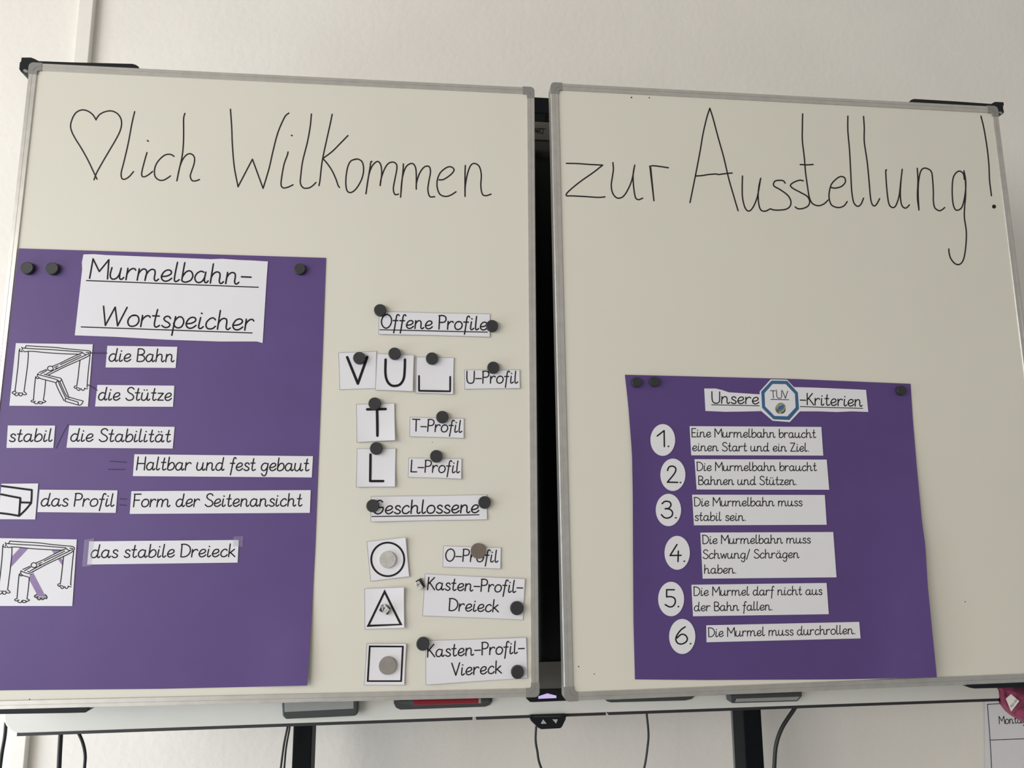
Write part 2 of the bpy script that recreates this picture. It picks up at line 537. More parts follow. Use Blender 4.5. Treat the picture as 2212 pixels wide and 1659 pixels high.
L_OUT = [(62.9, 134.5), (1154.6, 188.2), (1165.5, 1505.8), (-90, 1536)]
L_IN = [(80.6, 152), (1138.3, 202.9), (1147.2, 1486.6), (-71, 1515)]
R_OUT = [(1189.2, 177.5), (2154.8, 229.4), (2316, 1471), (1219.3, 1516)]
R_IN = [(1206.7, 194.3), (2143.5, 243.9), (2292, 1451.5), (1239.4, 1494.8)]
board_l = whiteboard(BL, L_OUT, L_IN, 'left whiteboard wing with a handwritten heart greeting above a tall purple poster')
board_r = whiteboard(BR, R_OUT, R_IN, 'right whiteboard wing with the handwritten word Ausstellung above a shorter purple poster')

# hinge brackets at the outer corners
def bracket(pl, board, polys, screw=None):
    mb = MB()
    for poly, h0, h1 in polys: prism_px(pl, poly, h0, h1, mb=mb)
    o = mb.build('hinge_bracket', M['black'], board, bevel=0.0008)
    o['label'] = 'black plastic hinge bracket'
    if screw:
        m2 = MB(); n = 14; x, y, r = screw
        c = [(x + r * 1.25 * math.cos(2 * math.pi * i / n), y + r * (.8 * math.sin(2 * math.pi * i / n) + .3 * math.cos(2 * math.pi * i / n))) for i in range(n)]
        prism_px(pl, c, polys[0][1] + .0012, polys[0][1] - .002, mb=m2)
        m2.build('screw', M['screw'], o)
bracket(BL, board_l, [
    ([(45.8, 124.5), (47.5, 123.7), (66.7, 123.7), (74.3, 126.6), (85, 132), (86, 150), (62, 162), (59.5, 160.2), (50.4, 157.8), (44.4, 154.3), (41, 149), (42.2, 135.3), (45.2, 131.8)], -.004, -.05),
    ([(72, 131), (150, 134.0), (286, 137.4), (293, 139.5), (299, 143.2), (299, 147), (72, 137)], -.0012, -.03)], screw=(55, 153, 4.2))
bracket(BR, board_r, [
    ([(2140.2, 224.5), (2150, 219.5), (2166.8, 220.3), (2168.7, 221.7), (2169, 226.6), (2167.4, 228.8), (2167.6, 234.7), (2169.5, 242.3), (2166.8, 245.6), (2158, 249.6), (2150, 249), (2139, 240)], -.004, -.05),
    ([(1965, 219), (1969, 215), (1975, 213.2), (2060, 218.2), (2146, 224.3), (2146, 231), (1965, 222)], -.0012, -.03)], screw=(2161.5, 243.5, 3.4))
bracket(BL, board_l, [([(-70, 1530), (188, 1527), (191.5, 1530.5), (190, 1535), (184, 1539.6), (150, 1540.5), (-70, 1544)], -.0015, -.045)])
bracket(BR, board_r, [([(2086, 1478), (2300, 1468), (2300, 1482), (2212, 1485.0), (2106, 1487.6), (2096, 1486), (2088, 1482.6)], -.0015, -.045)])

# handwriting on the wings
INKH = HP + 0.00015
HL, HR = flat(BL, INKH), flat(BR, INKH)
A1 = (3.6867, 0, 80); A2 = (2.9892, 500, 160); A3 = (3.6867, 1140, 160); A4 = (3.686, 1660, 160)
heart = '765,660 740,620 700,590 655,580 610,598 580,640 562,700 570,750 600,810 650,890 700,980 750,1085 772,1132;765,655 790,620 830,597 880,588 925,603 958,640 968,690 955,750 920,820 870,905 820,990 770,1080 748,1137'
lich = ('1072,594 1050,690 1020,850 985,1000 965,1080 970,1125 995,1132 1030,1110 1063,1072;1170,920 1150,990 1130,1070 1130,1105 1150,1113 1185,1095 1215,1070;1174,824 1181,830;'
        '1385,950 1360,935 1320,937 1280,965 1245,1010 1230,1060 1235,1110 1265,1138 1300,1140 1335,1122 1357,1106;'
        '1472,608 1462,650 1462,750 1460,850 1450,950 1430,1040 1408,1145|1430,1040 1455,975 1490,935 1525,932 1548,960 1545,1010 1525,1070 1515,1110 1530,1143 1560,1145 1588,1135')
wil1 = '1835,575 1845,720 1850,850 1865,1030 1895,1190'
wil = ('42,728|135,550|204,738|225,670 245,600 265,510 290,410 310,350 345,275 370,252;365,503 360,525 340,580 325,660 320,715 335,735 365,730 397,715;387,395 392,398;'
       '516,258 508,340 490,440 460,560 448,650 445,705 465,735 500,735 525,720 545,700;650,260 640,310 620,400 598,500 583,580 572,680 565,720;752,397 700,450 650,500 590,545|620,580 650,625 675,680 688,718 697,732;'
       '810,548 770,562 748,610 738,690 745,750 770,765 805,740 840,680 853,620 845,570 820,550 795,550;'
       '907,565 900,567 895,600 885,660 868,773|885,660 905,600 930,570 950,566 965,590 970,640 963,700 960,720|965,680 985,620 1010,580 1040,568 1063,580 1068,610 1055,680 1045,740 1055,777 1078,775;'
       '1110,580 1108,620 1100,700 1092,795|1100,690 1115,625 1135,590 1165,577 1185,595 1193,640 1193,743|1195,700 1215,640 1245,600 1275,597 1285,630 1275,690 1268,745 1280,790 1312,792;'
       '1340,683 1370,680 1415,650 1437,620 1420,600 1390,603 1350,635 1330,680 1328,730 1345,775 1380,790 1415,782 1450,760;'
       '1510,590 1508,650 1508,790|1510,720 1525,640 1545,590 1570,577 1600,597 1613,650 1610,720 1620,775 1645,785 1676,775')
zur = ('308,711 400,713 500,720 597,725|520,785 420,855 340,920 308,955 312,970 350,970 450,975 560,982 615,978;678,705 682,760 672,830 665,890 675,945 700,980 730,988 765,970 800,915 830,840 852,725|840,790 840,860 850,950 862,990 885,1000 915,988;'
       '973,735 980,800 992,900 1005,1008;979,745 990,860 1000,960 1004,1005;970,735 1000,730 1060,737 1120,746')
aus = ('1292,1023 1315,910 1345,760 1375,600 1395,480 1425,350 1450,272|1475,350 1515,500 1560,660 1600,830 1640,970 1675,1088;1337,812 1390,808 1440,800 1500,796 1520,800 1570,793 1628,788;'
       '1710,812 1708,900 1710,980 1725,1050 1745,1085 1770,1088 1800,1050 1830,970 1855,830|1840,900 1835,980 1843,1050 1860,1085 1890,1092 1915,1082 1932,1073|1960,1082 2010,1083 2060,1075 2090,1050 2095,1010 2070,965 2010,920 1965,895 1957,875 1970,852 2005,846 2035,850 2050,868')
stell = ('277,850 250,845 205,860 175,885 195,910 260,945 310,975 328,1015 315,1050 275,1070 235,1072 213,1058;272,317 270,420 270,530 285,660 295,780 310,890 325,980 350,1030 395,1048 440,1035 475,1003;253,720 300,723 355,720;'
         '500,903 530,908 580,895 612,860 605,825 575,816 540,835 500,880 483,950 485,1000 505,1045 555,1063 600,1050 627,1015;632,335 632,450 645,600 655,780 662,920 675,1010 695,1045 718,1052 740,1030 757,988;'
         '757,337 763,430 763,540 785,690 800,840 812,980 825,1035 845,1050 865,1030 885,992;940,763 934,772 938,860 948,970 962,1040 990,1063 1015,1045 1040,970 1053,860 1065,758|1055,850 1050,960 1060,1040 1085,1067 1105,1060 1122,1042;'
         '1185,750 1190,850 1186,980 1198,1082|1192,960 1195,860 1210,780 1235,750 1270,755 1298,780 1308,850 1313,940 1313,1010 1325,1065 1360,1088 1385,1078 1403,1063;'
         '1560,838 1552,795 1525,773 1495,785 1470,830 1463,920 1468,1020 1485,1075 1510,1083 1540,1060 1560,990 1571,900 1568,830 1556,770|1568,850 1570,960 1562,1060 1560,1140 1575,1250 1573,1350 1560,1450 1540,1500 1512,1517 1480,1505 1450,1465 1438,1420 1436,1393')
excl = '1692,335 1715,430 1740,580 1755,720 1760,840 1770,925 1775,968'
SW = 3.0
ink_object('heart_drawing', parse(heart, *A1), SW, HL, M['marker'], board_l, 'heart outline in black marker')
ink_object('handwritten_word', parse(lich, *A1), SW, HL, M['marker'], board_l, 'marker word lich')
ink_object('handwritten_word', parse(wil1, *A1) + parse(wil, *A2), SW, HL, M['marker'], board_l, 'marker word Wilkommen')
ink_object('handwritten_word', parse(zur, *A3), SW, HR, M['marker'], board_r, 'marker word zur')
ink_object('handwritten_word', parse(aus, *A3) + parse(stell, *A4), SW, HR, M['marker'], board_r, 'marker word Ausstellung')
mb = MB()
for s in parse(excl, *A4): stroke(mb, s, SW, HR)
dot(mb, 2147.3, 446.2, 4.4, HR)
mb.build('exclamation_mark', M['marker'], board_r)
for x, y, r, H, bd in ((1364, 210.5, 1.7, HR, board_r), (1402.6, 211.2, 1.4, HR, board_r), (1250, 1440, 1.4, HR, board_r), (1284, 1456, 1.2, HR, board_r), (2085, 1300, 1.2, HR, board_r),
                       (64, 1510.3, 1.2, HL, board_l), (934, 955, .9, HL, board_l)):
    mb = MB(); dot(mb, x, y, r, H, 8); mb.build('ink_speck', M['marker'], bd)

# ================================================================== purple posters
def poster(pl, top, right, bottom, left, hf, label, n=26):
    """edges are pixel polylines; top and bottom run left to right, left and right run downwards"""
    def along(e, t):
        ls = [math.hypot(b[0] - a[0], b[1] - a[1]) for a, b in zip(e, e[1:])]
        d = t * sum(ls)
        for (a, b), l in zip(zip(e, e[1:]), ls):
            if d <= l + 1e-9: return (a[0] + (b[0] - a[0]) * d / l, a[1] + (b[1] - a[1]) * d / l)
            d -= l
        return e[-1]
    cs = (top[0], top[-1], bottom[-1], bottom[0])
    mb = MB(); F, B = [], []
    for j in range(n + 1):
        for i in range(n + 1):
            s, t = i / n, j / n
            T, Bo, Lf, Rt = along(top, s), along(bottom, s), along(left, t), along(right, t)
            q = bil(cs, s, t)
            x = (1 - t) * T[0] + t * Bo[0] + (1 - s) * Lf[0] + s * Rt[0] - q[0]
            y = (1 - t) * T[1] + t * Bo[1] + (1 - s) * Lf[1] + s * Rt[1] - q[1]
            h = hf(x, y)
            F.append(pl.pt(x, y, h)); B.append(pl.at(*pl.uv(x, y, h), h - .0004))
    N = (n + 1) ** 2; fs = []
    for j in range(n):
        for i in range(n):
            a = j * (n + 1) + i
            fs.append((a, a + 1, a + n + 2, a + n + 1)); fs.append((N + a, N + a + n + 1, N + a + n + 2, N + a + 1))
    ring = [i for i in range(n + 1)] + [j * (n + 1) + n for j in range(1, n + 1)] + [n * (n + 1) + i for i in range(n - 1, -1, -1)] + [j * (n + 1) for j in range(n - 1, 0, -1)]
    for a, b in zip(ring, ring[1:] + ring[:1]): fs.append((a, b, N + b, N + a))
    mb.add(F + B, fs)
    o = mb.build('poster', M['purple'], smooth=True)
    tag(o, label, 'poster', 'purple posters on the whiteboards')
    return o

PH = HP + 0.0010                    # poster face
def ss(a, b, x):
    t = min(1, max(0, (x - a) / (b - a))); return t * t * (3 - 2 * t)
def hr(x, y):
    return PH + 0.016 * ss(1870, 2040, x) * ss(840, 1350, y) + 0.004 * ss(1410, 1340, x) * ss(820, 1000, y) * ss(1480, 1200, y)
def hl(x, y):
    return PH + 0.006 * ss(560, 706, x + (y - 557) * 0.043) * ss(1235, 1490, y)
post_l = poster(BL, [(40.5, 536.5), (300, 544.5), (704, 557)],
                [(704, 557), (696.5, 767), (691.5, 900), (680.3, 1189), (672.2, 1340), (663.6, 1481)],
                [(-66, 1494), (0, 1491.2), (350, 1488), (663.6, 1481)],
                [(40.5, 536.5), (1.5, 876), (-66, 1494)], hl,
                'tall purple card poster on the left whiteboard with a marble run word list and drawings')
post_r = poster(BR, [(1349.9, 809.5), (1458.4, 812), (1715, 818.5), (1967, 829)],
                [(1967, 829), (1972, 908), (1980, 1004.7), (1992, 1130), (1999, 1178), (2004, 1264), (2018.5, 1409), (2024, 1463.4)],
                [(1371.7, 1467.6), (1522.6, 1469), (1811.5, 1467.6), (2024, 1463.4)],
                [(1349.9, 809.5), (1357.3, 876), (1365.3, 979), (1367, 1069), (1367.5, 1200), (1368.5, 1344.7), (1371.7, 1467.6)], hr,
                'shorter purple card poster on the right whiteboard with six numbered criteria')

CH = PH + 0.0008                    # glued cards
TH = CH + 0.00015
def words(pl, parent, lines, w, hf=None, unders=(), uw=2.0, name='lettering'):
    H = hf or flat(pl, TH)
    mb = MB()
    for l in lines:
        for s in text_strokes(pl, *l): stroke(mb, s, w, H, 4)
    for u in unders: stroke(mb, list(u), uw, H)
    return mb.build(name, M['ink'], parent)

def glued(pl, post, quad, lines, w, label, name='word_strip', **kw):
    o = sheet(name, pl, quad, lambda x, y: CH, M['paper'], post, n=2)
    o['label'] = label
    if lines: words(pl, o, lines, w, **kw)
    return o

# title card with wavy cut edges
title = poly_sheet('title_card', BL, [(180.3, 549.6), (203, 549), (228.6, 550.9), (300, 553.6), (393, 557.2), (456, 559.9), (480, 559), (517, 561.6), (545, 562.7), (578.7, 564.8),
    (576, 600), (567.3, 741), (555, 737.6), (474, 737.6), (360, 733.8), (247.6, 727.5), (161.5, 724.3), (171, 640), (177.5, 582), (176.9, 566.7)], CH, M['paper'], post_l)
title['label'] = 'white title card reading Murmelbahn-Wortspeicher'
words(BL, title, [('Murmelbahn-', 193.5, 601.0, 541, 614.8, 24.8), ('Wortspeicher', 219, 702.6, 546.5, 713.8, 24.2)], 3.3,
      unders=[((186.8, 606), (558, 620.6)), ((175.3, 706.2), (544.5, 719.2))], uw=2.3)
z5 = (3.0722, 0, 520); z6 = (3.0722, 0, 880)
glued(BL, post_l, Z(*z5, (712, 697), (1177, 704), (1166, 844), (701, 841)), [('die Bahn', 235, 780.4, 375.5, 781.6, 16.2)], 2.7, 'white strip reading die Bahn')
glued(BL, post_l, Z(*z5, (646, 957), (1157, 962), (1148, 1102), (631, 1100)), [('die Stütze', 212.2, 864.2, 369.7, 865.2, 16.2)], 2.7, 'white strip reading die Stütze')
glued(BL, post_l, Z(*z6, (52, 120), (366, 121), (354, 269), (43, 269)), [('stabil', 19.8, 954, 112, 953.4, 16.2)], 2.7, 'white strip reading stabil')
glued(BL, post_l, Z(*z6, (460, 120), (1159, 129), (1146, 273), (441, 268)), [('die Stabilität', 152.2, 953.2, 368, 954.8, 16.2)], 2.7, 'white strip reading die Stabilität')
glued(BL, post_l, Z(*z6, (892, 311), (2077, 324), (2069, 465), (882, 456)), [('Haltbar und fest gebaut', 294.6, 1015, 667, 1017.2, 16.4)], 2.7, 'white strip reading Haltbar und fest gebaut')
glued(BL, post_l, Z(*z6, (263, 546), (780, 551), (768, 700), (248, 695)), [('das Profil', 88.2, 1093.2, 245.8, 1093.8, 16.2)], 2.7, 'white strip reading das Profil')
glued(BL, post_l, Z(*z6, (872, 556), (2062, 549), (2056, 700), (861, 707)), [('Form der Seitenansicht', 288, 1094.8, 652, 1093.2, 16.2)], 2.7, 'white strip reading Form der Seitenansicht')
drei = glued(BL, post_l, Z(*z6, (592, 889), (1584, 880), (1577, 1030), (578, 1043)), [('das stabile Dreieck', 196, 1204.8, 507, 1202.4, 16.4)], 2.7, 'white strip reading das stabile Dreieck')
for q in (Z(*z6, (1550, 857), (1615, 854), (1610, 925), (1547, 922)), Z(*z6, (560, 880), (624, 868), (606, 1052), (545, 1058))):
    o = sheet('tape', BL, q, lambda x, y: CH + .0004, M['tape'], post_l, n=2, thick=.0001)
    o['label'] = 'clear sticky tape'
HPL = flat(BL, PH + 0.0002)
ink_object('pen_mark', parse('452,113 415,180 373,270', *z6), 2.0, HPL, M['pen_line'], post_l, 'dark pen slash')
ink_object('pen_mark', parse('730,357 838,364;720,411 830,412', *z6), 2.2, HPL, M['pen_line'], post_l, 'dark pen equals sign')
ink_object('pen_mark', parse('797,607 842,609;795,647 838,650', *z6), 2.2, HPL, M['pen_line'], post_l, 'dark pen equals sign')

# marble run drawings
zd = (10.0545, 0, 725)
base_run = ('470,250 487,290 470,322;500,270 800,290 1200,310 1500,335 1780,355;545,265|570,218|800,235 1150,252 1400,280 1650,305 1900,325 1960,345 1970,380 1945,420 1880,465 1730,535 1400,680 1200,780 1050,855;'
            '430,285 420,315 440,340 490,350;510,325 530,350 600,340|760,345 1000,370 1400,395 1730,405;415,320 405,480 385,700 350,1000 325,1200;612,345 612,480 590,700 550,1000 520,1215;'
            '325,1200 265,1230 275,1255 310,1270 350,1250 335,1210;310,1275 340,1305 380,1300 405,1265;410,1270 425,1305 470,1305 490,1265;380,1245 490,1247;520,1215 575,1265 545,1285 490,1275;'
            '1870,365 1930,370 1925,395 1880,410 1840,405 1790,370|1710,405 1500,500 1300,600 1140,665;1760,425 1600,500 1440,570 1310,632;1860,425 1650,520 1400,640 1200,735 1010,830;1265,655 1185,690;1240,700 1210,712;'
            '1154,712 1136,677 1092,662 1048,677 1030,712 1048,747 1092,762 1136,747 1154,712;1005,735 850,800;1020,755 885,830;'
            '780,890 770,910 760,1000 740,1200 725,1400;780,890 800,930 840,930;990,970 975,1150 960,1280 940,1400;'
            '725,1400 680,1410 680,1435 720,1445 770,1425;740,1430 750,1470 810,1480 830,1440;840,1440 850,1475 900,1480 930,1450 850,1430;940,1400 995,1430 960,1450 920,1460;'
            '1735,540 1710,750 1690,930 1665,1090;1955,430 1930,650 1905,900 1890,1110;1665,1090 1620,1100 1610,1125 1640,1145 1670,1120;1660,1150 1690,1185 1720,1190 1740,1160 1690,1130;1760,1150 1780,1185 1820,1185 1840,1140;1840,1150 1900,1155;1890,1110 1900,1120')
ramp = ('830,820 810,850 815,880 840,910 900,940 1000,965 1200,1018;830,845 1000,890 1200,945 1260,975 1300,1000 1330,960;960,838 1100,875 1250,910 1310,925 1335,950 1380,1060 1450,1220 1490,1330;'
        '1300,1000 1350,1120 1420,1270 1465,1335;1260,985 1310,1110 1380,1260 1430,1360;1240,985 1210,1040|1260,1160 1330,1300 1390,1415;'
        '1490,1355|1500,1335|1650,1380 1805,1420|1785,1470 1740,1510 1690,1505|1550,1465 1420,1430|1415,1380 1430,1360|1550,1400 1690,1440|1700,1500')
pic1 = glued(BL, post_l, Z(*zd, (345, 163), (2015, 188), (1910, 1540), (203, 1522)), None, 0, 'white picture card with a marble run drawing and a curved end ramp', 'picture_card')
HD = flat(BL, TH)
ink_object('marble_run_drawing', parse(base_run + ';' + ramp, *zd), 1.9, HD, M['ink'], pic1, k=3)
for q in ([(191.5, 762), (230.5, 762.6)], [(188.5, 830.4), (209.5, 843)]):
    ink_object('pen_mark', [q], 2.2, flat(BL, TH + .0001), M['pen_line'], post_l, 'dark pen pointer line from the drawing to its word')
zt = (10.0545, 0, 1150)
pic2 = glued(BL, post_l, Z(*zt, (-20, 125), (1668, 153), (1570, 1600), (-150, 1598)), None, 0, 'white picture card with a marble run drawing and lilac braces', 'picture_card')
mb = MB()
HB_ = flat(BL, TH - .00005)
for poly in ([(440, 325), (620, 345), (210, 785), (240, 545)], [(1122, 392), (1150, 370), (1300, 375), (1300, 420), (1175, 470)],
             [(1255, 585), (1320, 555), (1378, 625), (1362, 700), (1342, 705)], [(640, 940), (720, 875), (965, 1345), (975, 1392), (830, 1388), (800, 1345), (640, 1040)]):
    mb.add([HB_(x, y) for x, y in Z(*zt, *poly)], [list(range(len(poly)))])
mb.build('brace_print', M['lilac'], pic2)
mb = MB()
for poly in ([(745, 1385), (795, 1350), (820, 1400), (795, 1425)], [(800, 1430), (830, 1395), (890, 1400), (880, 1450), (830, 1468)], [(890, 1430), (890, 1395), (960, 1395), (965, 1440), (925, 1465)], [(965, 1350), (1000, 1365), (1022, 1420), (1000, 1442), (970, 1432)]):
    mb.add([HB_(x, y) for x, y in Z(*zt, *poly)], [list(range(len(poly)))])
mb.build('foot_print', M['grey_print'], pic2)
aff = lambda x, y: (x - 357, 712 + (y - 712) * 1.06)
extra = ('460,830 445,868 450,895 472,922 520,945 580,960 635,985|630,1010;470,850 560,880 680,910;600,845 680,872 770,820;800,1345 745,1380 760,1408 800,1420 825,1390;800,1432 835,1465 870,1458 890,1420;890,1432 920,1465 960,1440;980,1350 1018,1400 1010,1440 965,1430')
ink_object('marble_run_drawing', parse(base_run, *zt, fn=aff) + parse(extra, *zt), 1.9, flat(BL, TH + .00005), M['ink'], pic2, k=3)
zi = (10.0545, 0, 1030)
pic3 = glued(BL, post_l, Z(*zi, (32, 150), (830, 145), (765, 925), (-40, 920)), None, 0, 'white picture card with a thick outlined channel profile', 'picture_card')
ink_object('profile_drawing', parse('38,200 300,235 560,270 690,285|685,450 675,570|560,710 415,850|200,812 -20,785;26,380 250,425 440,460|430,620 412,845;440,460 442,555|672,562', *zi), 4.3, HD, M['ink'], pic3)

# right poster: header with octagon badge
zh = (5.53, 1500, 800); zo = (16.59, 1640, 815)
head = poly_sheet('title_card', BR, Z(*zh, (118, 217), (255, 217), (330, 235), (410, 262), (600, 275), (780, 287), (782, 250), (912, 107), (1107, 112), (1190, 200), (1400, 205), (1600, 213), (2050, 233),
    (2077, 497), (1880, 490), (1700, 498), (1480, 490), (1260, 490), (1140, 618), (935, 602), (800, 487), (600, 492), (370, 495), (133, 485)), CH, M['paper'], post_r)
head['label'] = 'white title card reading Unsere TÜV-Kriterien with a blue octagon'
words(BR, head, [('Unsere', 1538.2, 870.8, 1639.4, 872.8, 14.5)], 2.4, unders=[((1537, 874.4), (1640, 876.4))], uw=1.7)
words(BR, head, [('-Kriterien', 1729.3, 873.9, 1862.6, 878, 14.5)], 2.4, unders=[((1728.5, 878.3), (1863.6, 882.2))], uw=1.7)
words(BR, head, [('TÜV', 1664.9, 859.8, 1702.4, 860.7, 9.5)], 1.5, unders=[((1665, 862.6), (1704, 863.4))], uw=1.5)
HO = flat(BR, TH)
oc = Z(*zo, (440, 118), (1000, 128), (1385, 548), (1425, 1130), (1080, 1530), (510, 1505), (105, 1095), (72, 515))
ic = Z(*zo, (480, 238), (950, 245), (1280, 595), (1305, 1080), (1010, 1400), (545, 1385), (210, 1045), (190, 570))
mb = MB(); mb.add([HO(*p) for p in oc + ic], [(i, (i + 1) % 8, 8 + (i + 1) % 8, 8 + i) for i in range(8)])
mb.build('octagon_border', M['blue'], head)
mb = MB()
ell = [(762 + 186 * math.cos(t) - 20 * math.sin(t), 1110 + 198 * math.sin(t)) for t in [2 * math.pi * i / 28 for i in range(28)]]
mb.add([HO(*p) for p in Z(*zo, *ell)], [list(range(28))], 0)
H2 = flat(BR, TH + .0001)
bl = [(640, 1180), (690, 1050), (760, 1000), (880, 985), (912, 1035), (860, 1100), (780, 1170), (700, 1215), (655, 1215)]
mb.add([H2(*p) for p in Z(*zo, *bl)], [list(range(len(bl)))], 1)
for poly, k in (([(585, 1090), (600, 1090), (640, 1190), (690, 1260), (760, 1305), (720, 1300), (640, 1230)], 2), ([(770, 1290), (840, 1262), (900, 1210), (930, 1120), (945, 1130), (930, 1220), (880, 1275), (820, 1303)], 2), ([(715, 1000), (760, 985), (810, 990), (760, 1010)], 3), ([(690, 1262), (740, 1262), (780, 1285), (740, 1290)], 3)):
    mb.add([flat(BR, TH + .00015)(*p) for p in Z(*zo, *poly)], [list(range(len(poly)))], k)
mb.build('marble_picture', [M['marble_glass'], M['marble_blue'], M['ink'], M['paper']], head)

z3 = (3.1155, 1330, 780); z4 = (3.1155, 1330, 1120)
W6 = 1.95
crit = [
 (Z(*z3, (498, 438), (1384, 443), (1397, 636), (509, 634)), [('Eine Murmelbahn braucht', 1494.5, 944.2, 1762.5, 945.6, 10.9), ('einen Start und ein Ziel.', 1496, 974, 1747, 975.2, 10.9)], 'white strip reading Eine Murmelbahn braucht einen Start und ein Ziel.'),
 (Z(*z3, (531, 660), (1420, 663), (1437, 866), (545, 864)), [('Die Murmelbahn braucht', 1505.8, 1016.9, 1764.2, 1017, 10.9), ('Bahnen und Stützen.', 1509, 1047, 1720.8, 1047.4, 10.9)], 'white strip reading Die Murmelbahn braucht Bahnen und Stützen.'),
 (Z(*z3, (515, 899), (1407, 901)) + [(1785.8, 1133.5), (1499.2, 1134.8)], [('Die Murmelbahn muss', 1500.2, 1093.3, 1733, 1093, 11), ('stabil sein.', 1501, 1124.6, 1611, 1124.8, 11)], 'white strip reading Die Murmelbahn muss stabil sein.'),
 (Z(*z4, (570, 95), (1464, 91), (1486, 396), (586, 405)), [('Die Murmelbahn muss', 1518, 1174.9, 1751, 1173.3, 11), ('Schwung/ Schrägen', 1518.8, 1206.7, 1726.3, 1205, 11), ('haben.', 1521.6, 1238.8, 1590, 1238.4, 11)], 'white strip reading Die Murmelbahn muss Schwung/ Schrägen haben.'),
 (Z(*z4, (510, 446), (1419, 434), (1434, 644), (521, 658)), [('Die Murmel darf nicht aus', 1499, 1286.9, 1776, 1284.7, 11.2), ('der Bahn fallen.', 1500, 1320, 1668.6, 1318, 11.2)], 'white strip reading Die Murmel darf nicht aus der Bahn fallen.'),
 (Z(*z4, (610, 719), (1639, 696), (1648, 807), (612, 833)), [('Die Murmel muss durchrollen.', 1530.6, 1375.8, 1847.4, 1369.4, 11.4)], 'white strip reading Die Murmel muss durchrollen.'),
]
for q, lines, lab in crit:
    glued(BR, post_r, q, lines, W6, lab, 'criterion_strip')
nums = [(317, 531, 83, 107, z3, '1.', 1420.4, 964.5, 1446.2, 964.8, 20.2), (385, 765, 84, 109, z3, '2.', 1441.6, 1042.4, 1471.6, 1043, 21), (355, 1002, 85, 109, z3, '3.', 1429, 1119, 1462, 1119.2, 21.2),
        (414, 231, 85, 114, z4, '4.', 1447.8, 1213, 1480, 1213, 21.6), (373, 542, 87, 116, z4, '5.', 1437, 1311, 1467.4, 1311, 22), (448, 794, 88, 118, z4, '6.', 1460, 1391, 1493.7, 1391.2, 22.2)]
for cx, cy, rx, ry, z, t, a, b, c, d, xh in nums:
    poly = Z(*z, *[(cx + rx * math.cos(2 * math.pi * i / 40), cy + ry * math.sin(2 * math.pi * i / 40)) for i in range(40)])
    o = poly_sheet('number_disc', BR, poly, CH, M['paper'], post_r)
    o['label'] = 'white oval with the number ' + t
    words(BR, o, [(t, a, b, c, d, xh)], 3.1)

# ================================================================== loose cards held by magnets on the left wing
q1 = (3.95, 700, 640); q2 = (3.6875, 700, 1050)
LB = HP + 0.0006
def loose(name, quad, label, cat, lifts=(0, .001, .002, .001), base=LB, group='loose cards on the left whiteboard'):
    hf = lift_fn(quad, base, lifts)
    o = sheet(name, BL, quad, hf, M['paper'])
    tag(o, label, cat, group)
    H = lambda x, y: BL.pt(x, y, hf(x, y) + .00025)
    mb = MB()
    for k in range(4):
        a, b = quad[k], quad[(k + 1) % 4]
        c = (sum(p[0] for p in quad) / 4, sum(p[1] for p in quad) / 4)
        ln = []
        for j in range(9):
            x, y = a[0] + (b[0] - a[0]) * j / 8, a[1] + (b[1] - a[1]) * j / 8
            d = math.hypot(c[0] - x, c[1] - y)
            ln.append((x + (c[0] - x) / d * .7, y + (c[1] - y) / d * .7))
        for j in range(8): stroke(mb, [ln[j], ln[j + 1]], .75, H, 1, 3)
    mb.build('cutting_line', M['grey_print'], o)
    return o, H, hf
HF = {}
def wcard(key, quad, lines, w, label, unders=(), lifts=(0, .001, .002, .001)):
    o, H, hf = loose('word_card', quad, label, 'card', lifts)
    words(BL, o, lines, w, hf=H, unders=unders)
    HF[key] = hf
wcard('offene', Z(*q1, (465, 128), (1419, 150), (1417, 348), (462, 324)), [('Offene Profile', 823.6, 708.3, 1052.2, 713, 17.2)], 2.8, 'long white card with underlined words Offene Profile', unders=[((820.4, 712.2), (1052.6, 717.5))], lifts=(0, 0, .001, .002))
wcard('uprofil', Z(*q1, (1194, 626), (1671, 627), (1674, 786), (1196, 794)), [('U-Profil', 1008.2, 827.9, 1118.4, 827.7, 15.2)], 2.5, 'small white card reading U-Profil beside the frame edge')
wcard('tprofil', Z(*q1, (729, 1030), (1196, 1042), (1194, 1212), (727, 1198)), [('T-Profil', 890, 931, 997.4, 934.2, 15.2)], 2.5, 'small white card reading T-Profil beside the letter T card')
wcard('lprofil', Z(*q1, (719, 1378), (1177, 1385), (1173, 1559), (714, 1545)), [('L-Profil', 887.4, 1019.7, 992.4, 1021.5, 15.2)], 2.5, 'small white card reading L-Profil beside the letter L card', lifts=(0, .001, .003, .001))
wcard('geschl', Z(*q2, (372, 82), (1299, 68), (1301, 267), (368, 285)), [('Geschlossene', 806, 1110.2, 1034, 1107.5, 17)], 2.9, 'long white card with underlined word Geschlossene', unders=[((803.2, 1115.8), (1034.8, 1112.1))], lifts=(0, 0, .002, .003))
wcard('oprofil', Z(*q2, (948, 475), (1412, 490), (1407, 660), (941, 645)), [('O-Profil', 962.3, 1211.8, 1075.4, 1214.6, 15.4)], 2.5, 'small white card reading O-Profil under a brown disc magnet')
wcard('kpd', Z(*q2, (801, 698), (1603, 738), (1587, 1068), (781, 1034)), [('Kasten-Profil-', 923.2, 1273.6, 1128.5, 1280.5, 15.5), ('Dreieck', 969.5, 1319.2, 1076.4, 1322, 15.5)], 2.6, 'large white card reading Kasten-Profil-Dreieck', lifts=(0, .002, 0, .001))
